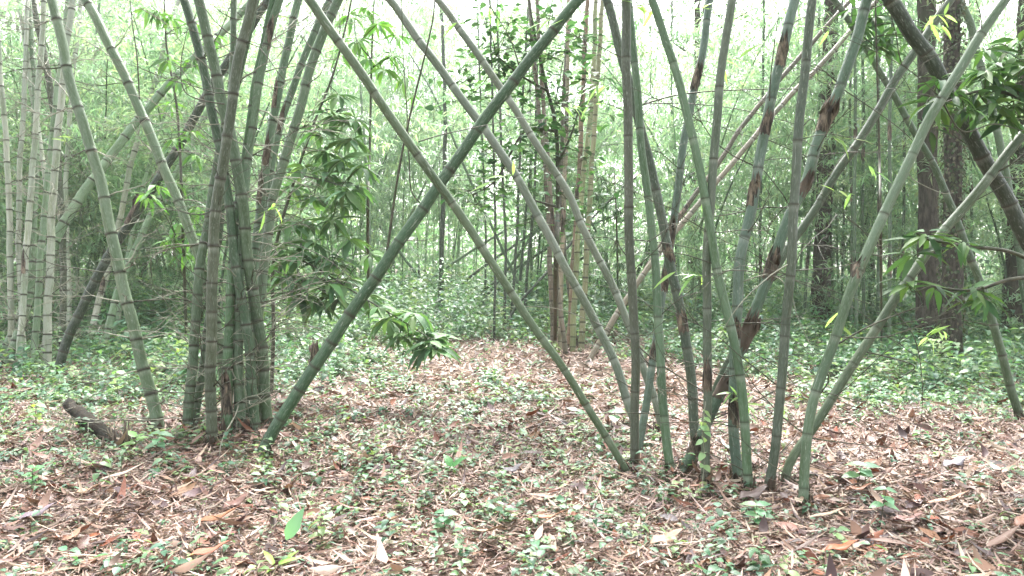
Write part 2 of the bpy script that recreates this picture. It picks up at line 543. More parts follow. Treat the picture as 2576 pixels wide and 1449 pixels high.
def bamboo_tube(C, L, total, rad, s0, s1, start, ringk=1.0, waxk=0.5, sides=12):
    """a jointed culm along the sampled curve: internodes, swollen nodes with a scar, a waxy bloom under each"""
    secs, s, step = [], start, s0
    nodes = []
    while s < total - 0.04:
        nodes.append(s)
        s += step * random.uniform(.82, 1.18)
        step = min(s1, step * 1.07)
    marks = [(0.0, 1.0, 0, 0), (total, 1.0, 0, 0)]
    for ns in nodes:
        r = float(rad(ns)); e = max(0.5, r / 0.045)
        kk_ = random.uniform(.7, 1.25); ringv = random.uniform(.75, 1.25)
        for off, k, nd, wx in ((-.055, 1.0, 0, .1), (-.022, 1.0, 0.0, 1), (-.012 * e, 1.03, .30, .8), (-.007 * e, 1.11, .95, 0), (-.001, 1.13, 1, 0),
                               (.005 * e, 1.06, .75, 0), (.010 * e, 1.10, .35, 0), (.020 * e, 1.015, 0.10, 0), (.055, 1.0, 0, 0)):
            if 0 < ns + off < total: marks.append((ns + off * kk_, 1 + (k - 1) * ringk * ringv, min(1, nd * (0.25 + 0.75 * ringk) * ringv), wx * waxk * ringv))
    prev = [start] + nodes + [total]
    for a, c in zip(prev[:-1], prev[1:]):
        for f in (.3, .5, .7):
            if c - a > 0.16: marks.append((a + (c - a) * f, 1.0, 0, 0))
    marks.sort(key=lambda m: m[0])
    keep = [marks[0]]
    for m_ in marks[1:]:
        if m_[0] - keep[-1][0] > 0.0015: keep.append(m_)
    S = np.array([m_[0] for m_ in keep]); K = np.array([m_[1] for m_ in keep])
    cen = at_len(C, L, S)
    ph = random.uniform(0, 6)
    wob = min(.006, .12 * float(rad(0)))
    cen = cen + wob * np.stack([np.sin(S * 5.3 + ph) + .6 * np.sin(S * 11 + 2 * ph), np.sin(S * 4.1 + 3 * ph), 0 * S], 1)
    R = np.array([rad(q) for q in S]) * K
    V, Q, T = tube(cen, R, sides)
    a = np.arange(sides) * 2 * math.pi / sides
    cu = np.stack([np.tile(np.cos(a), len(S)), np.tile(np.sin(a), len(S)), np.repeat(S, sides)], 1)
    cu = np.concatenate([cu, [[0, 0, 0], [0, 0, total]]])
    nd = np.concatenate([np.repeat([m_[2] for m_ in keep], sides), [0, 0]])
    wx = np.concatenate([np.repeat([m_[3] for m_ in keep], sides), [0, 0]])
    tn = np.random.default_rng(int(ph * 1e6)).uniform(0, 1, len(nodes) + 2)[np.searchsorted(np.array(nodes), S)]
    tn = np.concatenate([np.repeat(tn, sides), [.5, .5]])
    return V, Q, T, cu, nd, wx, nodes, tn


def sheath_mesh(C, L, s, ln, r, turn, flare=1.25, wrap=2.3, lift=0.0):
    """dry husk wrapped part of the way round the culm, ragged and flaring towards its tip"""
    ns, na = 9, 12
    S = s + np.linspace(0, ln, ns)
    cen = at_len(C, L, np.clip(S, 0, L[-1]))
    T, N, B = frames(cen)
    V = np.zeros((ns, na, 3))
    for i in range(ns):
        f = i / (ns - 1)
        w = wrap * (1 - 0.72 * max(0, (f - .45) / .55) ** 1.3)
        for j in range(na):
            an = turn + (j / (na - 1) - .5) * w + 0.10 * math.sin(f * 9 + turn)
            rr = r * (1.10 + (flare - 1.10) * f ** 2 + 0.05 * math.sin(j * 2.1 + f * 6)) + lift * f * f
            jag = (0.055 * (math.sin(j * 3.7 + turn * 5) + .6 * math.sin(j * 7.3 + s * 9)) * max(0, f - .55) / .45 + 0.02 * math.sin(j * 2.9 + s * 13) * (f < .1)) * min(1, ln / .2)
            V[i, j] = cen[i] + rr * (math.cos(an) * N[i] + math.sin(an) * B[i]) + T[i] * jag
    i = (np.arange(ns - 1)[:, None] * na + np.arange(na - 1)[None]).ravel()
    return V.reshape(-1, 3), np.stack([i, i + 1, i + na + 1, i + na], 1)


def crooked(p0, d, ln, n=7, wob=0.10, sag=0.0):
    pts = [np.array(p0, float)]
    d = np.array(d, float); d /= np.linalg.norm(d)
    for k in range(n):
        d = d + RNG.normal(0, wob, 3) + np.array([0, 0, -sag])
        d /= np.linalg.norm(d)
        pts.append(pts[-1] + d * ln / n)
    return np.array(pts)


def branch_mesh(p0, d, ln, r0, twigs, wob=0.17, sag=0.02):
    b = Buf()
    C = crooked(p0, d, ln, 7, wob, sag)
    V, Q, T = tube(C, np.linspace(r0, r0 * 0.3, len(C)), 5); b.add(V, Q, T)
    for _ in range(twigs):
        k = random.randint(2, len(C) - 2)
        dd = (C[k] - C[k - 1]); dd = dd / np.linalg.norm(dd) + RNG.normal(0, .55, 3)
        c2 = crooked(C[k], dd, ln * random.uniform(.2, .5), 5, 0.15, 0.02)
        V, Q, T = tube(c2, np.linspace(r0 * .5, r0 * 0.2, len(c2)), 4); b.add(V, Q, T)
    return b, C


CULMS = 'bamboo culms of the near clumps'


class Culm:
    pass


def culm(label, pts, w, color, dd=0.0, nodes=(0.20, 0.36), ext=3.0, ring=1.0, wax=0.45, bare=0.0, sheaths=(), blen=0.7, cut=False, group=CULMS, bd=None, dark_br=False, sides=12, dim=0.46):
    """pts: where it passes in the picture from its foot up; the foot stands on the ground there, dd is how much farther its top is"""
    base = G(*pts[0]) if bd is None else P(pts[0][0], pts[0][1], bd)
    d0 = depth(base)
    y0, y1 = pts[0][1], pts[-1][1]
    P3, R3 = [base], [w[0] / 2 * d0 / F_PX]
    for (x, y) in pts[1:]:
        f = (y - y0) / (y1 - y0 + 1e-6)
        d = d0 + dd * f
        P3.append(P(x, y, d)); R3.append((w[0] + (w[1] - w[0]) * f) / 2 * d / F_PX)
    t0 = (P3[1] - P3[0]) / np.linalg.norm(P3[1] - P3[0])
    P3 = [base - t0 * 0.06] + P3; R3 = [R3[0]] + R3
    if ext:
        t = P3[-1] - P3[-2]; t = t / np.linalg.norm(t)
        h = np.array([t[0], t[1], 0]);
        for k in range(1, 4):
            P3.append(P3[-1] + (t + 0.10 * k * h - np.array([0, 0, 0.04 * k])) * ext / 3)
            R3.append(R3[-1] * 0.86)
    C = spline(P3, 10); L = arclen(C)
    cl = arclen(np.array(P3)) / arclen(np.array(P3))[-1] * L[-1]
    rad = lambda s: np.interp(s, cl, R3)
    root = empty('bamboo_culm', base, label, 'bamboo culm', group)
    V, Q, T, cu, nd, wx, nds, tn = bamboo_tube(C, L, L[-1], rad, nodes[0], nodes[1], random.uniform(.10, .22), ring, wax, sides)
    st = mk('stem', put(root, V), [Q, T], M_BAM, root, {'cu': cu, 'node': nd, 'wax': wx, 'tone': tn})
    v = random.uniform(.9, 1.1) * dim
    st.color = (color[0] * v, color[1] * v, color[2] * v, 1)
    if group == CULMS and bd is None:
        rb = Buf(); r0 = float(rad(0.05)); bz = np.array([0, 0, -.05])
        for q in range(13):
            a = q * 2.4 + random.uniform(-.4, .4); hgt = random.uniform(.0, .09)
            d = np.array([math.cos(a), math.sin(a), 0])
            ax = t0 * (hgt + .05) + bz
            m_ = random.uniform(1.3, 2.3)
            c_ = np.array([ax + d * r0 * .9, ax + d * r0 * (1 + m_) / 2 + (0, 0, -.006), np.array([t0[0], t0[1], 0]) * .05 + d * r0 * m_ + (0, 0, -.05 - hgt * .2)])
            V, Q, T = tube(c_, np.array([.006, .005, .002]), 5); rb.add(V, Q, T)
        for q in range(4):
            a = random.uniform(0, 6.28); d = np.array([math.cos(a), math.sin(a), 0])
            p_ = d * r0 * 1.1
            u_ = np.cross(d, [0, 0, 1])
            hh = random.uniform(.05, .15); wd = r0 * random.uniform(.5, .9)
            tipv = d * r0 * random.uniform(.4, 1.2)
            rb.add([p_ - u_ * wd, p_ + u_ * wd, p_ + u_ * wd * .5 + t0 * hh * .7 + tipv * .6, p_ - u_ * wd * .3 + t0 * hh + tipv], [(0, 1, 2, 3)])
        rb.make('root_collar', M_SHEATH, root)
    o = Culm(); o.root, o.C, o.L, o.rad, o.nodes, o.stem = root, C, L, rad, nds, st
    o.pix = [((q - CAM) @ RGT / ((q - CAM) @ FWD) * F_PX + 1288, 724.5 - (q - CAM) @ UPV / ((q - CAM) @ FWD) * F_PX) for q in C]
    for sh in sheaths:
        px, py, ln, turn = sh[:4]; turn -= math.pi; ln *= .85
        kw = sh[4] if len(sh) > 4 else {}
        s = o.s_at(px, py) if False else L[int(np.argmin([(a - px) ** 2 + (b_ - py) ** 2 for a, b_ in o.pix]))]
        V, Q = sheath_mesh(C, L, s, ln, float(rad(s)), turn, **kw)
        sm = mk('culm_sheath', put(root, V), [Q], M_SHEATH, root)
    if bare:
        for ns in nds:
            q = at_len(C, L, ns)
            dpt = depth(q); py = 724.5 - (q - CAM) @ UPV / dpt * F_PX
            if py < -120: break
            for _ in range(3):
                if random.random() > bare * 1.25: continue
                a = random.choice((0, math.pi)) + random.gauss(0, .75)
                r = float(rad(ns))
                d = np.array([math.cos(a), math.sin(a) * 0.8, random.uniform(-.25, 1.0)])
                bm, bc = branch_mesh(q + d / np.linalg.norm(d) * r * .7, d, blen * random.uniform(.35, 1.25), (random.uniform(.0028, .005) if dark_br else random.uniform(.004, .0068)), random.randint(3, 6))
                bm.V = [put(root, v_) for v_ in bm.V]
                bm.make('branch', M_DTWIG if (dark_br or random.random() < .22) else M_TWIG, root)
    return o


def wire(o, pts, r=0.0045, dds=0.0, pale=False, d=None):
    """a long thin arching branch of a culm, followed through the picture"""
    b = depth(at_len(o.C, o.L, o.L[int(np.argmin([(a - pts[0][0]) ** 2 + (c - pts[0][1]) ** 2 for a, c in o.pix]))])) if d is None else d
    n = len(pts)
    C = spline([P(x, y, b + dds * i / (n - 1)) for i, (x, y) in enumerate(pts)], 7)
    V, Q, T = tube(C, np.linspace(r, r * .45, len(C)), 5)
    mk('branch', put(o.root, V), [Q, T], M_TWIG if pale else M_DTWIG, o.root)


def spray(o, px, py, d, n=6, ln=0.19, col=(0.30, 0.42, 0.08), down=0.5, side=0):
    """a leafy twig of a culm with lance leaves"""
    p = P(px, py, d)
    b = Buf()
    dv = np.array([side if side else random.uniform(-1, 1), random.uniform(-.5, .5), random.uniform(-.1, .5)])
    C = crooked(p, dv, 0.16, 5, .1, .05)
    V, Q, T = tube(C, .0016, 4); b.add(V, Q, T, Col=np.tile(np.array(col) * .7, (len(V), 1)))
    k = RNG.integers(0, len(C), n)
    dr = np.tile(dv / np.linalg.norm(dv), (n, 1)) + RNG.normal(0, .65, (n, 3)); dr[:, 2] -= down
    V, Q, kk = leaves(C[k], dr, np.tile([0, -.4, 1.0], (n, 1)) + RNG.normal(0, .3, (n, 3)), ln * RNG.uniform(.6, 1.1, n), .024, LANCE, RNG.uniform(0, .4, n), .25, .1)
    b.add(V, Q, Col=colvar(col, n, kk, .2))
    b.V = [put(o.root, v) for v in b.V]
    b.make('leaf_spray', M_BLEAF, o.root)


# far left group
A1 = culm('pale grey culm at the far left edge, leaning out of the frame', [(30, 922), (25, 640), (20, 430), (5, 232), (-12, 0)], (15, 12), PALE, .2, (.22, .34), bare=.5, dim=.66)
A12 = culm('pale culm tightly beside the whitish one at far left', [(62, 925), (50, 700), (48, 480), (62, 220), (70, 0)], (14, 11), PALE, 1.4, (.2, .3), bare=.4, dim=.66)
A13 = culm('hazy pale culm right of the thin brown one at far left', [(176, 885), (172, 700), (166, 480), (180, 240), (205, 0)], (13, 10), PALE, 1.6, (.2, .3), bare=.4, dim=.66)
A14 = culm('pale culm slanting left behind the beige one', [(106, 915), (128, 700), (118, 480), (78, 220), (48, -10)], (14, 11), (.36, .40, .33), 1.2, (.2, .3), bare=.4, dim=.66)
A2 = culm('whitish culm behind the edge one, crossing to the right as it rises', [(48, 932), (62, 690), (78, 480), (97, 220), (112, 0)], (16, 13), PALE, .8, (.2, .3), bare=.5, sheaths=((52, 700, .3, 4.4),), dim=.66)
A3 = culm('upright beige culm just left of the thin brown one', [(117, 932), (124, 700), (135, 470), (158, 210), (182, 0)], (20, 15), PALE, .5, (.18, .3), bare=.6, dim=.66)
A4 = culm('thin brown leaning culm with ringed joints', [(156, 900), (159, 720), (156, 560), (135, 280), (105, 110), (82, 0)], (16, 15), BROWN, .1, (.22, .33), bare=.7)
A5 = culm('short-jointed culm between the whitish and the beige ones', [(88, 930), (92, 800), (103, 640), (122, 430), (150, 180), (175, -10)], (17, 12), PGREEN, 1.0, (.18, .3), bare=.5, dim=.66)
A6 = culm('thick pale culm leaning far right across the left corner', [(5, 922), (55, 790), (100, 685), (170, 545), (280, 390), (350, 300), (440, 195), (600, 40), (650, -10)], (28, 17), PGREEN, 1.6, (.16, .42), bare=.35, dim=.66)
A7 = culm('dark green culm leaning right past the big left culm', [(140, 948), (165, 870), (215, 755), (270, 650), (330, 555), (430, 402), (505, 265), (580, 145), (690, -20)], (23, 20), (.032, .055, .028), .6, (.18, .34), bare=.3, sheaths=((325, 565, .42, 4.0, dict(lift=.05, wrap=1.7)),), dark_br=True)
A8 = culm('bleached culm low behind the big left culm', [(217, 880), (240, 795), (262, 712), (300, 560), (330, 410), (372, 270), (430, 60)], (16, 11), (0.5, 0.5, .43), 1.2, (.15, .3), bare=.4, sheaths=((262, 740, .35, 4.6),), dim=.66)
A9 = culm('grey culm in the gap behind the two big left culms', [(266, 885), (289, 755), (331, 650), (380, 540), (465, 395), (540, 240), (650, 40)], (18, 12), PGREEN, 1.3, (.16, .3), bare=.3, dim=.66)
A10 = culm('slender culm standing close behind the dark leaning one', [(292, 872), (300, 770), (322, 640), (352, 500), (400, 330)], (13, 9), PGREEN, 1.4, (.16, .3), ext=2, bare=.2, dim=.66)
A11 = culm('stout foot of a short-jointed culm at the left edge', [(18, 925), (38, 860), (60, 800), (78, 700), (84, 560), (90, 380), (84, 150), (70, -20)], (24, 10), OLIVE, 1.5, (.12, .3), bare=.2, dim=.66)
# the two big left culms
B1 = culm('big grey green culm leaning left, standing apart left of the clump', [(402, 1088), (383, 1005), (346, 866), (311, 727), (262, 500), (216, 335), (173, 185), (152, 95), (128, 0)], (30, 23), PGREEN, .15, (.22, .36), bare=.55)
B2 = culm('pale culm leaning left out from behind the ringed clump', [(572, 1062), (550, 850), (513, 690), (462, 540), (425, 450), (352, 280), (311, 185), (265, 90), (214, 0)], (24, 23), PGREEN, .1, (.26, .38), bare=.5)
# left clump
C1 = culm('olive culm at the left side of the ringed clump', [(473, 1092), (480, 950), (491, 820), (503, 690), (522, 560), (548, 400), (590, 230), (640, 20)], (25, 18), OLIVE, .5, (.13, .34), bare=.5)
C12 = culm('dark-footed culm between the olive one and the front one', [(490, 1082), (500, 988), (516, 870), (538, 700), (560, 480), (580, 250), (590, 0)], (20, 15), OLIVE, .6, (.13, .3), bare=.3)
C2 = culm('brownish culm at the front of the ringed clump', [(533, 1120), (531, 1020), (531, 922), (533, 720), (546, 500), (570, 355), (601, 150), (628, 30), (640, -20)], (27, 24), BROWN, .0, (.16, .38), bare=.55, dark_br=True)
C5 = culm('green culm wearing a brown husk near its foot', [(572, 1092), (572, 1000), (575, 880), (580, 740), (595, 560), (622, 360), (655, 150), (690, -20)], (26, 17), (0.12, .26, .11), .6, (.16, .36), bare=.4, sheaths=((572, 1040, .36, 4.3, dict(wrap=3.6)),))
C6 = culm('blue green culm with a brown husk high up', [(606, 1085), (600, 1000), (598, 900), (600, 760), (608, 560), (630, 350), (655, 185), (700, 10), (712, -40)], (27, 19), (.19, .30, .185), .5, (.16, .38), bare=.4, sheaths=((672, 130, .28, 4.2, dict(wrap=3.4)),))
C3 = culm('dark green culm just left of the rightmost straight one', [(645, 1088), (633, 955), (617, 811), (599, 700), (580, 545), (548, 350), (507, 155), (463, 0)], (24, 22), (.055, .125, .055), .25, (.17, .36), bare=.45, dark_br=True)
C4 = culm('thick straight culm at the right front of the ringed clump', [(674, 1072), (668, 1000), (655, 866), (635, 727), (610, 520), (582, 350), (555, 235), (530, 130), (499, 0)], (29, 25), OLIVE, -.1, (.17, .38), bare=.5)
C7 = culm('grey culm with long brown husk patches behind the clump', [(628, 1060), (632, 900), (638, 700), (651, 560), (664, 450), (690, 290), (716, 150), (752, 0)], (24, 19), GREY, .8, (.18, .36), bare=.4, sheaths=((668, 520, .34, 4.1), (684, 420, .32, 4.6), (722, 280, .3, 4.0)))
C8 = culm('pale green culm leaning right out of the clump', [(655, 1060), (648, 880), (657, 720), (682, 540), (706, 430), (752, 280), (797, 125), (850, 0)], (24, 23), PGREEN, .5, (.2, .38), bare=.45)
C9 = culm('culm half hidden behind the pale right-leaning one', [(640, 1050), (640, 850), (650, 640), (688, 390), (730, 240), (770, 130), (826, 10)], (20, 17), GREY, 1.0, (.2, .36), bare=.3, sheaths=((706, 330, .3, 4.4),))
C10 = culm('bright green culm leaning hard right from the clump into the crossing', [(655, 1150), (697, 1068), (772, 955), (862, 815), (962, 675), (1076, 505), (1182, 355), (1310, 178), (1380, 90), (1462, -5)], (31, 27), (.075, .17, .085), .35, (.2, .46), ring=.8, wax=.2, sheaths=((800, 935, .16, 2.6, dict(wrap=1.6, lift=.07)),))
# crossing culms
D1 = culm('grey culm leaning left that crosses in front of the green one', [(1582, 1196), (1512, 1077), (1428, 944), (1323, 794), (1228, 644), (1150, 530), (1080, 432), (1022, 350), (930, 215), (812, 50), (775, -5)], (19, 25), (.15, .22, .13), -.25, (.24, .44), ring=.5, wax=.5)
D2 = culm('chalky left-leaning culm with white bloom behind the crossing', [(1622, 1120), (1584, 1022), (1545, 911), (1489, 794), (1423, 672), (1364, 565), (1294, 435), (1224, 330), (1184, 280), (1080, 135), (1000, 25), (972, -10)], (22, 21), (.34, .39, .335), .5, (.26, .46), ring=.4, wax=.9)
D3 = culm('farther chalky left-leaning culm, parallel to the other', [(1668, 1092), (1650, 1010), (1618, 922), (1584, 827), (1544, 725), (1499, 635), (1459, 560), (1429, 485), (1374, 400), (1309, 295), (1214, 155), (1159, 75), (1102, 0)], (20, 18), (.32, .36, .30), .6, (.26, .44), ring=.4, wax=.9)
# right clump
E1 = culm('straight upright brownish culm at the left of the right clump', [(1596, 1180), (1598, 922), (1587, 660), (1581, 500), (1579, 280), (1574, 0)], (22, 23), (.135, .15, .115), .0, (.34, .48), ring=.6, wax=.3, bare=.15, blen=.8, dark_br=True)
E3 = culm('slim culm just right of the straight brownish one', [(1690, 1190), (1676, 1120), (1665, 977), (1658, 811), (1645, 640), (1628, 480), (1613, 350), (1600, 200), (1588, 80), (1582, -10)], (23, 18), GREY, .4, (.3, .44), ring=.5, wax=.4, bare=.26, blen=.9, dark_br=True)
E2 = culm('dark-banded culm bending left behind the straight one', [(1756, 1140), (1750, 1088), (1734, 922), (1712, 783), (1687, 660), (1670, 580), (1646, 460), (1620, 350), (1592, 240), (1564, 150), (1529, 5)], (25, 22), (.12, .165, .12), .35, (.32, .46), ring=.6, wax=.3, sheaths=((1690, 655, .13, 4.4, dict(wrap=5.4, flare=1.12)), (1716, 835, .16, 4.2, dict(wrap=5.2, flare=1.12))), bare=.15, blen=.8, dark_br=True)
E4 = culm('culm leaning left with a pale ring, crossing the upright one', [(1887, 1238), (1873, 1088), (1862, 950), (1834, 800), (1801, 666), (1788, 590), (1770, 480), (1750, 380), (1734, 304), (1706, 200), (1670, 92), (1642, 5)], (24, 20), GREY, .15, (.3, .46), ring=.5, wax=.6, bare=.26, blen=.9, dark_br=True)
E5 = culm('slender upright culm in the middle of the right clump', [(1774, 1220), (1779, 1033), (1779, 866), (1779, 672), (1782, 580), (1790, 460), (1802, 320), (1818, 160), (1840, 0)], (22, 21), (.19, .23, .18), -.05, (.34, .5), ring=.5, wax=.5, sheaths=((1779, 985, .2, 4.6, dict(wrap=3.0, flare=1.15)),), bare=.15, blen=.8, dark_br=True)
E6 = culm('bluish culm with dry husks, slanting right behind the slim one', [(1606, 1150), (1629, 988), (1651, 850), (1675, 690), (1690, 585), (1702, 500), (1718, 380), (1742, 240), (1766, 140), (1786, 5)], (20, 19), BLUE, .5, (.28, .44), ring=.5, wax=.7, sheaths=((1672, 730, .2, 4.4, dict(wrap=3.6)), (1690, 625, .22, 4.1, dict(wrap=3.4)), (1744, 225, .24, 4.8, dict(wrap=3.6)), (1642, 900, .15, 4.5)), bare=.26, blen=.9, dark_br=True)
E7 = culm('stout bluish culm patched with ragged brown husks', [(1862, 1215), (1852, 1150), (1846, 1040), (1846, 922), (1854, 783), (1863, 660), (1890, 520), (1910, 400), (1930, 300), (1958, 180), (1978, 80), (1998, 0)], (27, 25), BLUE, .2, (.32, .48), ring=.5, wax=.5, sheaths=((1962, 170, .22, 4.3, dict(wrap=3.4, flare=1.16)), (1922, 345, .17, 4.9, dict(wrap=3.2, flare=1.14)), (1892, 520, .2, 4.2, dict(wrap=4.0, flare=1.15)), (1848, 850, .14, 4.5, dict(wrap=2.6, flare=1.12)), (1846, 1080, .2, 4.2, dict(wrap=3))), bare=.26, blen=.9, dark_br=True)
E8 = culm('tall straight culm right of the stout bluish one', [(1932, 1238), (1945, 1150), (1962, 1005), (1979, 811), (1990, 644), (1996, 520), (2010, 340), (2026, 160), (2042, 0)], (24, 23), (.15, .19, .15), -.1, (.32, .46), ring=.6, wax=.4, bare=.26, blen=.9, dark_br=True)
E9 = culm('husk-covered culm slanting up right through the clump', [(1715, 1192), (1740, 1144), (1784, 1044), (1823, 966), (1857, 894), (1890, 816), (1934, 690), (1982, 550), (2032, 450), (2057, 360), (2085, 280), (2107, 235), (2142, 135), (2162, 75), (2184, -5)], (28, 27), (.15, .25, .18), .25, (.3, .46), ring=.5, wax=.4, sheaths=((1868, 885, .27, 4.6, dict(wrap=3.8, flare=1.75, lift=.01)), (1932, 710, .22, 4.3, dict(wrap=4.2, flare=1.4)), (2064, 335, .24, 4.5, dict(wrap=4.2, flare=1.7, lift=.012)), (1806, 1000, .18, 4.2, dict(wrap=4, flare=1.2)), (2012, 505, .2, 4.7, dict(wrap=2.4, flare=1.4)), (1740, 1140, .14, 4.5, dict(wrap=4.0))), bare=.26, blen=.9, dark_br=True)
E10 = culm('thin dark culm slanting right at a steady diagonal', [(1752, 1150), (1784, 1030), (1823, 933), (1900, 775), (1960, 662), (2042, 540), (2097, 445), (2157, 360), (2212, 275), (2252, 200), (2312, 115), (2392, 0)], (20, 21), (.095, .145, .085), .4, (.26, .46), ring=.6, wax=.2, bare=.26, blen=.9, dark_br=True)
E11 = culm('grey green culm slanting right from the nearest foot', [(2019, 1275), (2029, 1116), (2051, 1000), (2096, 861), (2151, 700), (2232, 525), (2282, 415), (2332, 310), (2367, 250), (2427, 155), (2527, 0)], (25, 24), (.175, .265, .17), .1, (.28, .46), ring=.5, wax=.5, sheaths=((2152, 700, .12, 4.4, dict(wrap=5, flare=1.08)),), bare=.26, blen=.9, dark_br=True)
E12 = culm('lowest slanting culm running off the right edge', [(1970, 1224), (1990, 1160), (2046, 1077), (2090, 1005), (2168, 883), (2251, 755), (2282, 708), (2357, 600), (2432, 515), (2507, 425), (2576, 335), (2680, 215)], (22, 24), (.15, .21, .125), .3, (.26, .44), ring=.5, wax=.4, bare=.26, blen=.9, dark_br=True)
E13 = culm('dead black and white stump among the right clump feet', [(1853, 1196), (1848, 1120), (1845, 1040), (1845, 1000)], (20, 17), (.10, .09, .08), .0, (.10, .16), ext=0, ring=.6, wax=1.6)
# right edge
F1 = culm('thick dark culm leaning left at the top right corner', [(2890, 1160), (2790, 960), (2690, 790), (2576, 585), (2532, 500), (2462, 380), (2407, 275), (2347, 160), (2292, 85), (2238, -5)], (38, 37), DARK, -.1, (.26, .38), ring=1.1, wax=.5)
F2 = culm('thin grey culm behind the thick dark one', [(2598, 905), (2567, 650), (2542, 500), (2527, 425), (2502, 300), (2462, 150), (2447, 75), (2412, 0)], (19, 18), OLIVE, .3, (.3, .44), ring=.6)
F3 = culm('bent thin green culm at the lower right edge', [(2570, 1064), (2546, 988), (2518, 883), (2490, 783), (2457, 690), (2432, 625), (2397, 525), (2352, 425), (2292, 320), (2242, 225), (2202, 160), (2142, 65), (2097, 0)], (21, 15), (.10, .17, .08), .4, (.22, .36), ring=.9)

# long thin arching branches
wire(C10, [(1250, 283), (1310, 298), (1380, 303)], .004); wire(C10, [(1125, 445), (1180, 440), (1224, 450)], .004)
wire(C10, [(1020, 605), (1070, 604), (1120, 590)], .003); wire(C10, [(1060, 515), (1035, 480), (1030, 420), (1025, 300), (1015, 150), (1010, -10)], .006)
wire(C10, [(1310, 178), (1282, 95), (1230, 10)], .006); wire(C10, [(1180, 355), (1165, 345), (1158, 335)], .005)
wire(C10, [(970, 660), (1000, 450), (1032, 290), (1085, 70), (1095, -20)], .011)
wire(D1, [(1052, 357), (1120, 337), (1224, 315), (1270, 305)], .0045); wire(D1, [(1022, 350), (1005, 320), (1000, 300)], .004)
wire(E1, [(1579, 282), (1530, 262), (1480, 255)], .004)
wire(E3, [(1618, 262), (1718, 260), (1826, 270), (1906, 286), (2014, 316)], .0045, -.2)
wire(E3, [(1620, 262), (1700, 240), (1800, 229), (1946, 224), (2020, 225)], .007, .3)
wire(E1, [(1587, 660), (1540, 602), (1480, 600), (1404, 612)], .0035); wire(E1, [(1587, 602), (1660, 610), (1730, 622), (1803, 641)], .0045)
wire(D2, [(1480, 805), (1420, 782), (1362, 772), (1234, 772)], .004, pale=True); wire(D2, [(1484, 805), (1540, 832), (1610, 866)], .004, -.4)
wire(E1, [(1596, 860), (1646, 905), (1768, 983), (1890, 1044), (1960, 1075)], .006, -.3)
wire(E7, [(1858, 712), (1935, 691), (1984, 727), (2007, 800), (2046, 883)], .004, -.4, True)
wire(E11, [(2096, 872), (2184, 822), (2279, 783), (2330, 770)], .006); wire(E12, [(2168, 883), (2240, 900), (2301, 922), (2262, 952)], .006)
wire(E9, [(1890, 883), (1979, 944), (2057, 1055), (2160, 1180)], .003, -.3); wire(E11, [(2029, 1100), (2101, 1111), (2251, 1127)], .005)
wire(E11, [(2055, 1000), (2083, 960), (2078, 920)], .006); wire(E12, [(2086, 1010), (2170, 1060), (2250, 1140)], .003)
wire(E9, [(1770, 1075), (1820, 1120), (1890, 1180), (1990, 1250)], .003, -.4); wire(E9, [(2122, 225), (2232, 300), (2292, 350), (2350, 420)], .004, d=5.2)
wire(E11, [(2282, 430), (2302, 455), (2367, 485), (2400, 485)], .004, pale=True); wire(E8, [(2010, 330), (2040, 300), (2057, 330)], .004)
wire(E8, [(1990, 660), (1930, 700), (1850, 780), (1780, 905)], .004, -.2, True); wire(E5, [(1779, 690), (1850, 680), (1930, 690), (2060, 720), (2200, 770)], .004, -.1)
wire(E8, [(1985, 700), (2080, 740), (2170, 790), (2260, 870)], .003, -.2); wire(E4, [(1801, 666), (1720, 640), (1640, 630)], .004)
wire(E12, [(2432, 515), (2500, 480), (2576, 430)], .004); wire(E10, [(2097, 445), (2040, 400), (1950, 360), (1880, 330)], .004, .2)
wire(C8, [(685, 620), (730, 612), (820, 650), (900, 715)], .005, -.2); wire(C4, [(672, 835), (728, 813), (778, 819), (850, 845), (930, 905)], .004, -.2)
wire(B2, [(352, 275), (345, 150), (333, 60), (325, -20)], .007); wire(C2, [(565, 262), (500, 250), (462, 225), (455, 160), (470, 80)], .006, -.1)
wire(E7, [(1935, 275), (1940, 180), (1962, 10)], .005, -.15); wire(E3, [(1636, 240), (1638, 120), (1634, -10)], .003, -.1)
wire(F1, [(2462, 380), (2400, 340), (2380, 300)], .004); wire(E11, [(2367, 250), (2420, 330), (2500, 312), (2576, 330)], .006, .2)
wire(E2, [(1712, 783), (1690, 720), (1640, 690)], .004); wire(E4, [(1862, 950), (1920, 905), (2040, 890), (2100, 900)], .003)
wire(E5, [(1776, 1030), (1740, 1000), (1660, 880), (1640, 800)], .003, -.1); wire(E12, [(2240, 770), (2300, 850), (2320, 960), (2318, 1060)], .004)

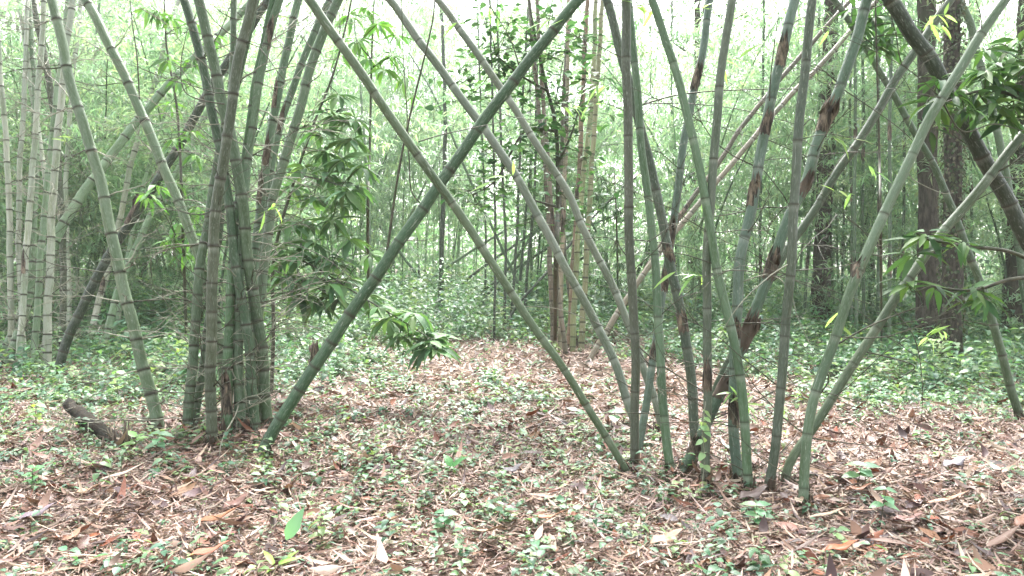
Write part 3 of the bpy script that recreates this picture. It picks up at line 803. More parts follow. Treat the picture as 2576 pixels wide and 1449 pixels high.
YG = (0.26, 0.40, 0.11)
for (o, x, y, d, n, sd) in ((C10, 1420, 48, 6.0, 4, -1), (D3, 1170, 60, 6.0, 6, -1), (E1, 1412, 270, 6.2, 6, 1), (E1, 1545, 215, 5.1, 7, -1), (E1, 1470, 272, 6.2, 4, 1), (D3, 1230, 20, 6.6, 6, 1),
                            (E5, 1800, 150, 5.2, 4, 1), (E3, 1660, 20, 5.3, 4, -1), (E3, 1590, 20, 5.3, 4, 1), (E4, 1700, 30, 5.4, 5, 1), (E8, 2080, 345, 5.2, 4, 1), (E11, 2170, 415, 5.6, 3, 1),
                            (E11, 2150, 490, 5.6, 3, -1), (E11, 2110, 80, 5.5, 4, -1), (B1, 130, 350, 7.0, 3, 1), (C4, 650, 540, 6.2, 5, 1), (E4, 1760, 695, 5.0, 4, -1), (E12, 2380, 860, 6.4, 6, -1),
                            (E12, 2320, 850, 6.4, 5, 1), (E5, 1830, 1000, 4.9, 5, 1), (D2, 1290, 440, 5.6, 4, -1), (E7, 1890, 1010, 5.0, 4, -1), (E6, 1720, 680, 5.4, 4, 1), (E11, 2075, 825, 5.2, 4, 1),
                            (E9, 2010, 55, 5.4, 5, -1), (E10, 2340, 40, 5.6, 5, 1), (F1, 2330, 60, 5.0, 4, 1), (E5, 1810, 480, 5.2, 3, -1), (C10, 1005, 570, 6.1, 4, 1)):
    spray(o, x, y, d, n, .17, YG if random.random() < .7 else (.22, .38, .12), .45, sd)

# ------------------------------------------------------------------ slim background culms that can be told apart
MID = 'slim bamboo culms of the middle distance'
BC = [  # brown clump in the centre
    ('thin brown culm at the left edge of the central brown clump', [(1394, 886), (1386, 724), (1374, 450), (1346, 180), (1330, -10)], (14, 9), (.17, .13, .10)),
    ('brown culm second from the left in the central brown clump', [(1424, 900), (1403, 720), (1386, 500), (1363, 200), (1350, -10)], (13, 9), (.20, .155, .12)),
    ('straight straw culm in the middle of the central brown clump', [(1410, 892), (1411, 720), (1419, 500), (1426, 280), (1430, -10)], (13, 9), TAN),
    ('green jointed culm in the central brown clump', [(1440, 890), (1448, 700), (1462, 500), (1488, 250), (1500, -10)], (15, 11), (.27, .29, .15)),
    ('green and tan culm at the right of the central brown clump', [(1462, 886), (1471, 720), (1481, 550), (1496, 300), (1517, -10)], (15, 11), (.29, .28, .16)),
    ('husk-brown culm behind the jointed green one', [(1431, 880), (1440, 700), (1456, 450), (1472, 100), (1478, -10)], (14, 11), (.25, .16, .11)),
    ('dark culm crossing low behind the central brown clump', [(1452, 876), (1428, 700), (1412, 500), (1420, 200), (1440, -10)], (11, 9), (.12, .10, .08))]
for (lb, p, w, c) in BC:
    culm(lb, p, w, c, .4, (.16, .3), 3, .9, .3, group='culms of the central brown clump', sides=8, dim=.7,
         sheaths=[(p[2][0], p[2][1] + 90, .5, 4.4, dict(wrap=3.2)), (p[3][0] + 2, p[3][1] + 60, .5, 4.2, dict(wrap=3.2))] if random.random() < .8 else ())
H1 = culm('dead leaning pole with white patches reaching the right clump', [(1478, 912), (1573, 757), (1640, 660), (1709, 570), (1802, 460), (1894, 348), (2006, 220), (2061, 168), (2180, 30)], (15, 12), (.36, .31, .24), 1.0, (.24, .36), 1.5, .7, 1.2, group='dead poles leaning right', sides=8)
H2 = culm('dark dead pole leaning just above the white-patched one', [(1492, 896), (1590, 735), (1700, 560), (1806, 412), (1866, 320), (1926, 244), (2018, 136), (2140, 0)], (13, 11), (.15, .12, .085), 1.3, (.24, .36), 1.5, .7, .3, group='dead poles leaning right', sides=8, sheaths=((1600, 720, .4, 4.3), (1700, 560, .4, 4.3)))
H3 = culm('thin green pole arching low to the right behind the upright culms', [(1560, 780), (1640, 610), (1722, 460), (1800, 410), (1906, 356), (2030, 328)], (9, 7), DGREEN, .6, (.3, .4), 1.0, .5, .2, group='dead poles leaning right', sides=8)
H4 = culm('upper thin dark pole slanting behind the upright culms', [(1600, 790), (1650, 580), (1740, 430), (1830, 340), (1900, 270)], (9, 6), DARK, .8, (.3, .4), 1.0, .5, .2, group='dead poles leaning right', sides=8)

for i, (p, w, c) in enumerate([
        ([(1243, 862), (1246, 600), (1240, 300), (1232, 0)], (7, 5), DARK), ([(1268, 850), (1272, 600), (1262, 400), (1250, 0)], (8, 5), DARK), ([(1285, 820), (1300, 600), (1310, 350), (1330, 0)], (8, 5), DARK),
        ([(1300, 800), (1318, 600), (1335, 420), (1372, 120)], (8, 5), DGREEN), ([(1318, 815), (1330, 640), (1345, 480), (1352, 100)], (8, 6), DARK), ([(1262, 835), (1300, 770), (1372, 690), (1480, 560)], (8, 6), DARK),
        ([(1218, 800), (1222, 600), (1212, 330), (1200, 0)], (6, 4), DGREEN), ([(1108, 800), (1112, 600), (1120, 300), (1110, 0)], (14, 8), DARK), ([(1055, 740), (1050, 600), (1040, 450), (1040, 200)], (6, 4), DARK),
        ([(1195, 790), (1260, 720), (1350, 640), (1450, 560)], (8, 6), GREY), ([(1140, 800), (1230, 720), (1320, 660), (1420, 600)], (8, 6), OLIVE), ([(1120, 770), (1180, 700), (1290, 620), (1380, 560)], (8, 6), DARK),
        ([(1100, 760), (1010, 640), (930, 540), (860, 470)], (8, 6), GREY), ([(1180, 800), (1290, 660), (1400, 510), (1500, 380)], (8, 6), OLIVE), ([(1000, 780), (1100, 690), (1220, 610), (1340, 540)], (8, 6), PGREEN),
        ([(1340, 800), (1270, 640), (1190, 470), (1120, 300)], (8, 6), GREY), ([(960, 760), (1000, 620), (1080, 440), (1150, 300)], (7, 5), PGREEN), ([(1250, 790), (1350, 720), (1450, 660), (1540, 600)], (8, 6), OLIVE),
        ([(925, 790), (930, 600), (920, 400), (905, 200)], (9, 6), PGREEN), ([(745, 790), (760, 600), (810, 350), (850, 100)], (8, 6), DARK)]):
    culm('thin dark bamboo stem standing in the brush of the centre background' if i < 9 else 'thin fallen or slanting pole in the brush of the centre background' if i < 18 else 'slim stem behind the drooping leaf clusters at centre left',
         p, w, c, .8, (.25, .36), 2, .5, .2, group='thin stems in the centre background' if i < 9 else 'slanting poles in the centre background' if i < 18 else 'slim stems behind the leaf clusters', sides=7)
for i, (x, yb, x1, w) in enumerate([(2140, 850, 2138, 8), (2156, 870, 2152, 9), (2174, 845, 2172, 9), (2206, 860, 2208, 9), (2236, 880, 2238, 10), (2262, 850, 2275, 8), (2380, 880, 2384, 9), (2190, 800, 2186, 7),
                                    (2115, 830, 2122, 7), (2250, 800, 2250, 7), (1915, 830, 1918, 8), (1700, 800, 1690, 6), (2450, 830, 2440, 8), (2020, 830, 2060, 8)]):
    culm('slim green bamboo stem among the trees on the right', [(x, yb), ((x + x1) / 2 + random.uniform(-6, 6), 560), (x1, 300), (x1 + random.uniform(-12, 12), 0)], (w, w * .8), (.11, .19, .10), .5, (.3, .4), 3, .7, .4,
         group='slim green stems among the right trees', sides=8, sheaths=[(x1 + 2, random.uniform(300, 600), .3, 4.4, dict(wrap=4)), (x + 1, random.uniform(620, 700), .3, 4.4, dict(wrap=4))])
for i, p in enumerate([[(5, 800), (0, 560), (10, 300), (30, 0)], [(62, 820), (70, 600), (60, 350), (40, 0)], [(190, 830), (200, 600), (225, 330), (250, 0)], [(430, 800), (440, 640), (420, 430), (400, 250)],
                       [(445, 790), (462, 640), (500, 480), (530, 300)], [(475, 780), (455, 640), (430, 520), (410, 420)], [(215, 800), (170, 560), (185, 300), (170, 0)], [(345, 810), (365, 600), (400, 400), (460, 150)]]):
    culm('slim hazy bamboo stem behind the far left culms', p, (9, 7), PGREEN if i not in (3, 4, 5) else DGREEN, .8, (.25, .36), 2, .6, .4, bare=.25, blen=1.0, group='slim stems behind the left culms', sides=7)

# ------------------------------------------------------------------ broad-leaved saplings
DK = [(0.05, 0.11, 0.045), (0.065, 0.14, 0.05), (0.045, 0.09, 0.045), (0.09, 0.17, 0.05)]
BR = [(0.10, 0.22, 0.06), (0.14, 0.27, 0.07), (0.08, 0.18, 0.06), (0.12, 0.24, 0.08)]


def rosette(b, p, n, ln, cols, down=0.35, wide=.24, prof=LANCE, stem_d=None):
    a = np.arange(n) * 2.4 + RNG.uniform(0, 6.28)
    el = RNG.uniform(-.6, .5, n) - down
    d = np.stack([np.cos(a), np.sin(a), el], 1)
    off = np.stack([0 * a, 0 * a, RNG.uniform(-.02, .02, n)], 1)
    L = ln * RNG.uniform(.65, 1.15, n)
    V, Q, k = leaves(p + off + d * 0.02, d, np.tile([0, 0, 1.0], (n, 1)) + RNG.normal(0, .22, (n, 3)), L, L * wide, prof, RNG.uniform(.05, .55, n), RNG.uniform(.15, .5, n), RNG.uniform(-.12, .12, n))
    c = np.array(cols)[RNG.choice(len(cols), n)]
    b.add(V, Q, Col=colvar(c, n, k, .2))


def sapling(name, cat, label, trunk, r, dd, clusters, branches, cols, ln, n, down=.35, wide=.24, d0=None, prof=LANCE, scat=0.0, mat=None, group=None):
    """trunk and branches followed through the picture, each leaf cluster its own part; clusters: (x, y, depth shift)"""
    base = G(*trunk[0])
    db = depth(base) if d0 is None else d0
    root = empty(name, base, label, cat, group)
    pts = [base - np.array([0, 0, .05])] + [P(x, y, db + dd * (i + 1) / len(trunk)) for i, (x, y) in enumerate(trunk[1:])]
    C = spline(pts, 8)
    V, Q, T = tube(C, np.linspace(r, r * .35, len(C)), 8)
    mk('trunk', put(root, V), [Q, T], mat or M_DTWIG, root)
    nodes3 = [C[k] for k in range(len(C) // 4, len(C), 2)]
    for bp in branches:
        c = spline([P(x, y, db + s) for (x, y, s) in bp], 7)
        V, Q, T = tube(c, np.linspace(r * .5, r * .2, len(c)), 6)
        mk('branch', put(root, V), [Q, T], mat or M_DTWIG, root)
        nodes3 += list(c[2:])
    nodes3 = np.array(nodes3)
    for cl in clusters:
        x, y, s = cl[:3]; k = cl[3] if len(cl) > 3 else 1.0
        p = P(x, y, db + s)
        b = Buf()
        j = nodes3[np.argmin(np.linalg.norm(nodes3 - p, axis=1))]
        mid = (p + j) / 2 + RNG.normal(0, .03, 3)
        tc = spline([j, mid, p], 5)
        V, Q, T = tube(tc, np.linspace(.005, .0025, len(tc)), 5)
        b.add(V, Q, T, Col=np.tile([.06, .07, .035], (len(V), 1)))
        if scat:
            m = int(n * k)
            pp = p + RNG.normal(0, scat, (m, 3)) * (1, 1, .6)
            d = rdir(m, -.35, .35)
            L = ln * RNG.uniform(.6, 1.15, m)
            V, Q, kk = leaves(pp, d, np.tile([0, 0, 1.0], (m, 1)) + RNG.normal(0, .3, (m, 3)), L, L * wide, prof, RNG.uniform(.05, .4, m), RNG.uniform(.05, .4, m), 0)
            b.add(V, Q, Col=colvar(np.array(cols)[RNG.choice(len(cols), m)], m, kk, .2))
            for q in pp:
                V, Q, T = tube(np.array([p, (p + q) / 2 + (0, 0, .01), q]), .0016, 3)
                b.add(V, Q, T, Col=np.tile([.06, .07, .035], (len(V), 1)))
        else:
            rosette(b, p, int(n * k * 1.25), ln * (0.8 + .2 * k), cols, down + (.12 if 740 < y < 840 else 0), wide, prof)
        b.V = [put(root, v) for v in b.V]
        b.make('leaf_cluster', M_LEAF, root)
    return root


cl1 = [(870, 480, -.3, 1.2), (860, 400, 0), (885, 350, .1), (830, 440, 0), (912, 420, -.1), (760, 640, -.3), (720, 690, -.4), (772, 700, -.4), (825, 720, -.5), (800, 760, -.4), (850, 750, -.5),
       (700, 620, -.2), (835, 555, -.2), (740, 560, -.1), (1082, 862, -.8, 1.5), (1010, 845, -.7, .8), (1040, 790, -.7, .8), (980, 800, -.6), (955, 770, -.6, .7), (840, 290, .2), (800, 330, .2), (850, 240, .3), (890, 300, .2),
       (770, 420, .1), (930, 640, -.4, .6), (790, 500, 0), (735, 470, .1, .8), (880, 600, -.3, .7), (760, 750, -.4, .8), (820, 650, -.3), (790, 610, -.2), (740, 730, -.4), (800, 700, -.2), (780, 560, 0), (850, 660, -.3), (720, 650, 0), (860, 520, 0), (900, 470, .1), (820, 380, .2), (1070, 845, -.6), (1095, 880, -.9, .9), (920, 745, -.4), (870, 700, -.2)]
sapling('mango_sapling', 'sapling', 'thin sapling right of the left clump with drooping clusters of long dark leaves', [(682, 1000), (688, 830), (690, 640), (745, 440), (790, 310), (840, 180), (880, 20), (890, -60)], .022, .5, cl1,
        [[(745, 440, .2), (800, 450, .0), (870, 470, -.3)], [(690, 640, .1), (770, 660, -.3), (900, 740, -.5), (1000, 800, -.7), (1080, 850, -.8)], [(690, 680, 0), (760, 710, -.4), (840, 740, -.5)]], [(.085, .17, .075), (.11, .21, .085), (.065, .135, .065), (.12, .21, .08)], .29, 12, down=.14, wide=.26)
cl2 = [(930, 150, 0), (950, 60, 0), (900, 100, 0), (985, 140, 0, .8), (880, 40, .2), (1000, 90, 0, .7), (965, 175, -.2, .8), (920, 20, .2), (860, 130, .3), (1020, 190, 0, .7), (1040, 240, 0, .5)]
sapling('mango_sapling', 'sapling', 'pale-leaved sapling rising between the crossing culms at top centre', [(930, 830), (925, 600), (930, 380), (935, 150), (940, 20), (945, -60)], .02, .6, cl2, [[(935, 150, 0), (900, 110, 0)], [(935, 170, 0), (985, 140, 0)]], BR, .25, 10, d0=9.0)
cl3 = [(400, 30, 0), (430, 45, 0), (370, 20, 0), (480, 150, 0), (425, 150, 0), (450, 200, 0), (500, 60, 0), (440, 350, 0), (480, 330, 0), (490, 390, 0), (450, 560, -.3), (480, 590, -.3), (430, 600, -.3), (465, 640, -.3),
       (395, 470, -1.6, .8), (375, 492, -1.6, .8), (440, 460, -.2), (500, 520, -.3), (540, 90, .3), (430, 260, .2)]
sapling('mango_sapling', 'sapling', 'slender sapling with bright leaves seen between the two left-leaning culms', [(470, 880), (462, 640), (448, 300), (420, 125), (412, -20)], .02, .3, cl3, [[(450, 330, 0), (480, 340, 0)], [(462, 600, 0), (440, 590, -.3)]], BR, .21, 9, d0=8.6)
OV = [(0.07, .16, .07), (.05, .12, .06), (.10, .21, .08), (.045, .09, .055)]
cl4 = [(x, y, s, k) for (x, y, s, k) in ((1250, 130, 0, 1.6), (1220, 160, 0, 1), (1280, 60, 0, 1), (1340, 100, 0, 1.2), (1380, 150, 0, 1.2), (1430, 130, .2, 1), (1330, 230, 0, 1.4), (1250, 250, 0, 1), (1400, 260, .2, 1.3),
       (1450, 280, .2, 1), (1360, 330, 0, 1.3), (1290, 370, 0, 1.2), (1220, 380, 0, .8), (1280, 430, 0, 1.2), (1240, 460, 0, 1), (1180, 480, 0, 1), (1195, 515, 0, .8), (1320, 480, 0, 1), (1400, 400, .1, 1.2), (1430, 330, .1, 1.2),
       (1470, 200, .2, 1), (1425, 500, 0, .8), (1330, 560, 0, .7), (1420, 555, 0, .6), (1310, 170, 0, 1.3), (1220, 60, .1, .9), (1370, 40, .1, 1), (1170, 250, 0, .6), (1460, 90, .2, .9), (1470, 400, .2, .8), (1180, 200, 0, .7))]
sapling('understory_tree', 'small tree', 'small tree with rounded glossy leaves behind the crossing culms', [(1396, 868), (1398, 700), (1404, 500), (1398, 320), (1370, 200), (1340, 60), (1325, -40)], .028, .3, cl4,
        [[(1398, 330, .1), (1320, 330, 0), (1250, 450, 0), (1190, 490, 0)], [(1380, 230, .1), (1310, 190, 0), (1250, 140, 0)], [(1400, 420, .1), (1440, 330, .1), (1470, 220, .2)], [(1400, 520, 0), (1330, 500, 0)]], OV, .105, 34, wide=.58, prof=OVATE, scat=.2, d0=7.6)
cl5 = [(2480, 180, 0, 1.3), (2520, 205, 0, 1.2), (2552, 150, .2, 1.2), (2460, 240, 0, 1.2), (2500, 265, -.1, 1.2), (2545, 265, 0), (2400, 235, -.1), (2350, 255, -.2), (2362, 205, -.2, .8), (2425, 275, -.1, .8), (2575, 225, 0, 1.2), (2530, 300, 0),
       (2475, 130, .2), (2562, 105, .2), (2330, 590, -.3, 1.2), (2425, 612, -.3, .8), (2300, 645, -.3, .8), (2350, 720, -.3, .7), (2445, 725, -.3, .8), (2475, 750, -.3, .8), (2285, 715, -.3, .8), (2590, 170, 0, 1.2), (2340, 320, -.2, .6)]
sapling('mango_sapling', 'sapling', 'sapling reaching in from the right edge with dark leaf clusters', [(2760, 1180), (2740, 800), (2690, 400), (2640, 150), (2620, -60)], .03, .3, cl5,
        [[(2680, 330, .1), (2560, 245, 0), (2460, 230, 0), (2350, 270, -.2)], [(2735, 740, 0), (2560, 640, -.2), (2430, 620, -.3), (2320, 600, -.3)], [(2730, 700, 0), (2560, 700, -.3), (2450, 730, -.3), (2340, 720, -.3)], [(2630, 170, .2), (2560, 130, .2)]], DK, .20, 11, down=.2, d0=5.0)
cl6 = [(2200, 40, 0), (2212, 95, 0, .9), (2170, 65, 0, .8), (2255, 60, 0, .8), (2232, 125, 0, .8), (2190, 115, 0, .8), (2290, 100, 0, .7), (2215, 5, 0, .9), (2150, 20, 0, .7)]
sapling('mango_sapling', 'sapling', 'slender sapling with a leaf tuft at the top, left of the vine-clad trunk', [(2218, 868), (2216, 640), (2212, 380), (2206, 160), (2203, 40), (2203, -50)], .012, -.2, cl6, [], [DK[0], DK[1], (.08, .17, .08)], .22, 9, down=.1, d0=6.2)
sapling('dark_shrub', 'shrub', 'dark bushy shrub behind the straight culm of the right clump', [(1555, 800), (1552, 600), (1545, 420)], .02, .1,
        [(1530 + RNG.uniform(-55, 60), RNG.uniform(440, 730), RNG.uniform(-.6, .6), 1.0) for _ in range(34)], [], [(.035, .075, .035), (.05, .095, .045)], .16, 12, down=.5, wide=.16, d0=13.0)

# ------------------------------------------------------------------ trees
def tree(label, px, pyb, w, lean=0.0, h=9.5, vine=False, crown=900):
    base = G(px, pyb); d = depth(base); r = w / 2 * d / F_PX
    root = empty('tree', base, label, 'tree', 'dark tree trunks of the right background')
    n = 40
    t = np.linspace(0, 1, n)
    C = np.stack([lean * h * t + .06 * np.sin(t * 5 + px), .05 * np.sin(t * 4), h * t - .1], 1)
    R = r * (1.0 - .45 * t + .5 * np.exp(-t * 26))
    V, Q, T = tube(C, R, 18)
    k = n * 18
    a = np.tile(np.arange(18), n); s = np.repeat(np.arange(n), 18)
    rad = V[:k] - np.repeat(C, 18, 0)
    V[:k] += rad * (0.10 * np.sin(a * 2.1 + s * .7) + .07 * np.sin(a * 5.3 - s * 1.9) + RNG.normal(0, .035, k))[:, None]
    mk('trunk', V, [Q, T], M_BARK, root)
    limb_tips = []
    for q in range(7):
        z = int(n * RNG.uniform(.68, .97)); aa = RNG.uniform(0, 6.28)
        c = crooked(C[z], (math.cos(aa), math.sin(aa), .7), RNG.uniform(1.4, 2.6), 8, .1)
        V, Q, T = tube(c, np.linspace(R[z] * .45, .015, len(c)), 7)
        mk('limb', V, [Q, T], M_BARK, root)
        limb_tips += list(c[3:])
    lt = np.array(limb_tips)
    p = lt[RNG.integers(0, len(lt), crown)] + RNG.normal(0, .45, (crown, 3))
    V, Q, kk = leaves(p, rdir(crown, -.8, .3), rdir(crown, .4, 1), .16, .06, KITE, .2, .3)
    mk('crown', V, [Q], M_LEAF, root, {'Col': colvar(np.array(DK)[RNG.integers(0, 4, crown)], crown, kk)})
    if vine:
        m = 2600
        tt = RNG.uniform(0, .62, m) ** .9; aa = RNG.uniform(0, 6.28, m)
        cc = np.stack([np.interp(tt, t, C[:, q]) for q in range(3)], 1)
        rr = np.interp(tt, t, R) * 1.08 + RNG.uniform(0, .05, m)
        out = np.stack([np.cos(aa), np.sin(aa), 0 * aa], 1)
        V, Q, kk = leaves(cc + out * rr[:, None], out * .5 + np.array([0, 0, -.7]) + RNG.normal(0, .35, (m, 3)), out, .055, .038, KITE, .2, .2)
        mk('climbing_vine', V, [Q], M_LEAF, root, {'Col': colvar(np.array([(.07, .085, .05), (.045, .07, .035), (.10, .095, .065)])[RNG.integers(0, 3, m)], m, kk)})
    return root


tree('dark bare trunk left of the vine-clad tree', 2326, 872, 52)
tree('vine-clad trunk with small leaves up its bark', 2382, 908, 46, vine=True)
tree('dark trunk standing behind the slanting culms', 2072, 826, 44)
tree('thin distant trunk right of the middle upright culms', 1745, 768, 24)
tree('dark trunk at the far right edge', 2556, 852, 46)
tree('distant trunk behind the slim green stems', 2190, 785, 26)
tree('small distant trunk between the bare one and the slanting culms', 2258, 765, 24)
tree('hazy trunk seen between the bare trunks at far right', 2440, 770, 22)

# ------------------------------------------------------------------ background bamboo clumps
def clump_proto(seed, nc, h, nleaf):
    r = np.random.default_rng(seed)
    culms, anchors = [], []
    for k in range(nc):
        a = r.uniform(0, 6.28); q = r.uniform(.05, .55)
        b0 = np.array([math.cos(a) * q, math.sin(a) * q, -.1])
        out = r.uniform(.08, .55)
        hh = h * r.uniform(.75, 1.05)
        t = np.linspace(0, 1, 16)
        C = b0 + np.stack([math.cos(a) * out * hh * t ** 1.7, math.sin(a) * out * hh * t ** 1.7, hh * (t - .18 * t ** 3)], 1)
        R = r.uniform(.02, .038) * (1 - .8 * t)
        Cs = spline(C, 4); L = arclen(Cs)
        rad = lambda s, L=L, R=R: np.interp(s, np.linspace(0, L[-1], len(R)), R)
        V, Q, T, cu, nd, wx, _, tn = bamboo_tube(Cs, L, L[-1], rad, .3, .42, .2, .6, .4, 6)
        culms.append((V, [Q, T], {'cu': cu, 'node': nd, 'wax': wx, 'tone': tn}))
        anchors += list(Cs[int(len(Cs) * .08):])
    A = np.array(anchors)
    ns = nleaf // 9
    nt_ = max(30, ns // 13)
    w = np.clip(A[:, 2] / h, .05, 1) ** .4
    tc = A[r.choice(len(A), nt_, p=w / w.sum())] + r.normal(0, 1, (nt_, 3)) * (.75, .75, .35)
    tz = r.uniform(.18, .55, nt_)
    ti = r.integers(0, nt_, ns)
    sp = tc[ti] + r.normal(0, 1, (ns, 3)) * tz[ti][:, None] * (1, 1, .55)
    sd = r.normal(0, 1, (ns, 3)) * (1, 1, .3)
    sd /= np.linalg.norm(sd, axis=1)[:, None]
    n = ns * 9
    j = np.repeat(np.arange(ns), 9)
    pos = sp[j] + sd[j] * r.uniform(-.18, .18, (n, 1)) + r.normal(0, .03, (n, 3))
    d = sd[j] * .7 + r.normal(0, .6, (n, 3)); d[:, 2] -= .22
    V, Q, k = leaves(pos, d, np.tile([0, 0, 1.0], (n, 1)) + r.normal(0, .35, (n, 3)), r.uniform(.13, .25, n), r.uniform(.022, .036, n), KITE, r.uniform(0, .5, n), .25)
    g = np.array([(.23, .32, .21), (.18, .275, .17), (.28, .36, .21), (.13, .21, .13), (.21, .31, .22)])[r.integers(0, 5, ns)][j]
    return culms, (V, [Q], {'Col': colvar(g, n, k, .2)})


def build_clumps():
    protos = []
    for s, (nc, h, nl) in enumerate(((4, 9.0, 12500), (5, 10.5, 15000), (4, 8.0, 11000))):
        cs, fo = clump_proto(100 + s, nc, h, nl)
        root = bpy.data.objects.new('bamboo_clump', None); COL.objects.link(root)
        for c in cs:
            st = mk('culm', c[0], c[1], M_BAM, root, c[2])
            q = [PGREEN, DGREEN, OLIVE, (.12, .18, .10), GREY][random.randint(0, 4)]
            st.color = (*q, 1)
        mk('foliage', fo[0], fo[1], M_BLEAF, root, fo[2])
        protos.append(root)
    spots = []
    # rows of clumps, an opening kept in the middle where the sky shows through
    for (y, x0, x1, n) in ((14.5, -11, 11, 7), (18.5, -14, 14, 9), (16.3, 2.5, 12, 3), (23, -17, 17, 8), (28, -20, 20, 7), (34, -25, 25, 8)):
        for k in range(n):
            x = x0 + (x1 - x0) * (k + .5) / n + random.uniform(-.8, .8)
            yy = y + random.uniform(-1.4, 1.4)
            px = 1288 + F_PX * x / yy
            if y < 20 and 640 < px < 1330: continue
            if y < 26 and 860 < px < 1180: continue
            if y < 15.4 and (px > 2150 and px < 2460): continue
            spots.append((x, yy))
    for (yy, pxs) in ((16.8, (70, 260, 470)), (21, (40, 170, 330, 480, 640)), (25, (720, 860)), (30, (900, 1010, 1120, 560, 420)), (37, (960, 1060, 1180, 800, 650, 250, 100))):
        for q in pxs:
            spots.append(((q - 1288) / F_PX * yy, yy))
    used = set()
    for i, (x, y) in enumerate(spots):
        p = protos[i % 3]
        if i % 3 in used or i >= 3:
            o = p.copy(); COL.objects.link(o)
            for ch in p.children:
                c = ch.copy(); COL.objects.link(c); c.parent = o
        else:
            o = p; used.add(i % 3)
        o.location = (x, y, float(hz(x, y)))
        o.rotation_euler = (0, 0, random.uniform(0, 6.28))
        s = random.uniform(.85, 1.2); hp = (9.0, 10.5, 8.0)[i % 3] * .82
        o.scale = (s, s, (1.4 + .33 * y) * random.uniform(.76, 1.1) / hp)
        px = 1288 + F_PX * x / y
        side = 'left' if px < 860 else 'centre' if px < 1600 else 'right'
        far = 'farthest' if y > 26.5 else 'nearer'
        tag(o, f'leafy bamboo clump in the {far} background on the {side}' if side != 'centre' else f'leafy bamboo clump in the {far} background at the centre', 'bamboo clump', f'{far} background bamboo clumps, {side}')


build_clumps()


def build_far():
    b = Buf()
    n, m = 42000, 900
    a = RNG.uniform(-.85, .85, m); d = RNG.uniform(41, 54, m)
    top = 11 + 4 * vnoise(a * 50, d, .25, 9) - 5 * np.exp(-((a + .13) / .09) ** 2)
    tc = np.stack([np.sin(a) * d, np.cos(a) * d, top * RNG.uniform(0, 1, m) ** 1.2], 1)
    p = tc[RNG.integers(0, m, n)] + RNG.normal(0, 1, (n, 3)) * (.9, .9, .6)
    x, y, z = p[:, 0], p[:, 1], np.clip(p[:, 2], 0.05, 16.4)
    V, Q, k = leaves(np.stack([x, y, z], 1), rdir(n, -.7, .4), rdir(n, .3, 1), RNG.uniform(.35, .7, n), RNG.uniform(.12, .22, n), KITE, .3, .25)
    b.add(V, Q, Col=colvar(np.array([(.14, .26, .12), (.10, .20, .09), (.17, .29, .14)])[RNG.integers(0, 3, n)], n, k))
    o = b.make('distant_foliage', M_BLEAF)
    o['kind'] = 'stuff'; o['label'] = 'far mass of pale green foliage closing off the bamboo grove'; o['category'] = 'foliage'


build_far()

def build_shade_canopy():
    """unseen leaves added overhead and behind the viewpoint to shade the near clumps"""
    b = Buf()
    m, n = 700, 52000
    k = int(m * .62)
    c1 = np.stack([RNG.uniform(-13, 13, k), RNG.uniform(-8, 7.5, k), RNG.uniform(5.2, 8.5, k)], 1)
    c2 = np.stack([RNG.uniform(-13, 13, m - k), RNG.uniform(-9, -4.5, m - k), RNG.uniform(.3, 6.5, m - k)], 1)  # leaf wall added behind the viewpoint to block light on the culms' camera side
    tc = np.concatenate([c1, c2])
    p = tc[RNG.integers(0, m, n)] + RNG.normal(0, 1, (n, 3)) * (.45, .45, .28)
    p[:, 2] = np.clip(p[:, 2], .1, 12)
    d = rdir(n, -.9, .2)
    V, Q, kk = leaves(p, d, rdir(n, .3, 1), RNG.uniform(.22, .36, n), RNG.uniform(.04, .06, n), KITE, .3, .25)
    b.add(V, Q, Col=colvar(np.array([(.10, .19, .08), (.07, .15, .06), (.12, .21, .09)])[RNG.integers(0, 3, n)], n, kk))
    o = b.make('shade_foliage', M_BLEAF)
    o['kind'] = 'stuff'; o['label'] = 'unseen bamboo leaves added overhead and behind the viewpoint to shade the near clumps'; o['category'] = 'foliage'


build_shade_canopy()

# ------------------------------------------------------------------ single things on the ground
def fallen_leaf(label, px, py, ln, wd, col, ang, name='fallen_leaf', cat='dead leaf', curl=.6, droop=-.25, lift=.045, tilt=.1):
    p = G(px, py) + np.array([0, 0, lift])
    d = np.array([[math.cos(ang), math.sin(ang), tilt]])
    V, Q, k = leaves(np.zeros((1, 3)), d, np.array([[.1, -.15, 1.0]]), ln, wd, ((0, .1), (.08, .45), (.2, .8), (.38, 1), (.55, .92), (.75, .6), (.9, .28), (1, .03)), droop, .3, curl)
    o = mk(name, V, [Q], M_DRY, None, {'Col': colvar(np.array(col), 1, k, 0.02, .01)})
    o.location = p
    so = o.modifiers.new('thick', 'SOLIDIFY'); so.thickness = .0018
    tag(o, label, cat)


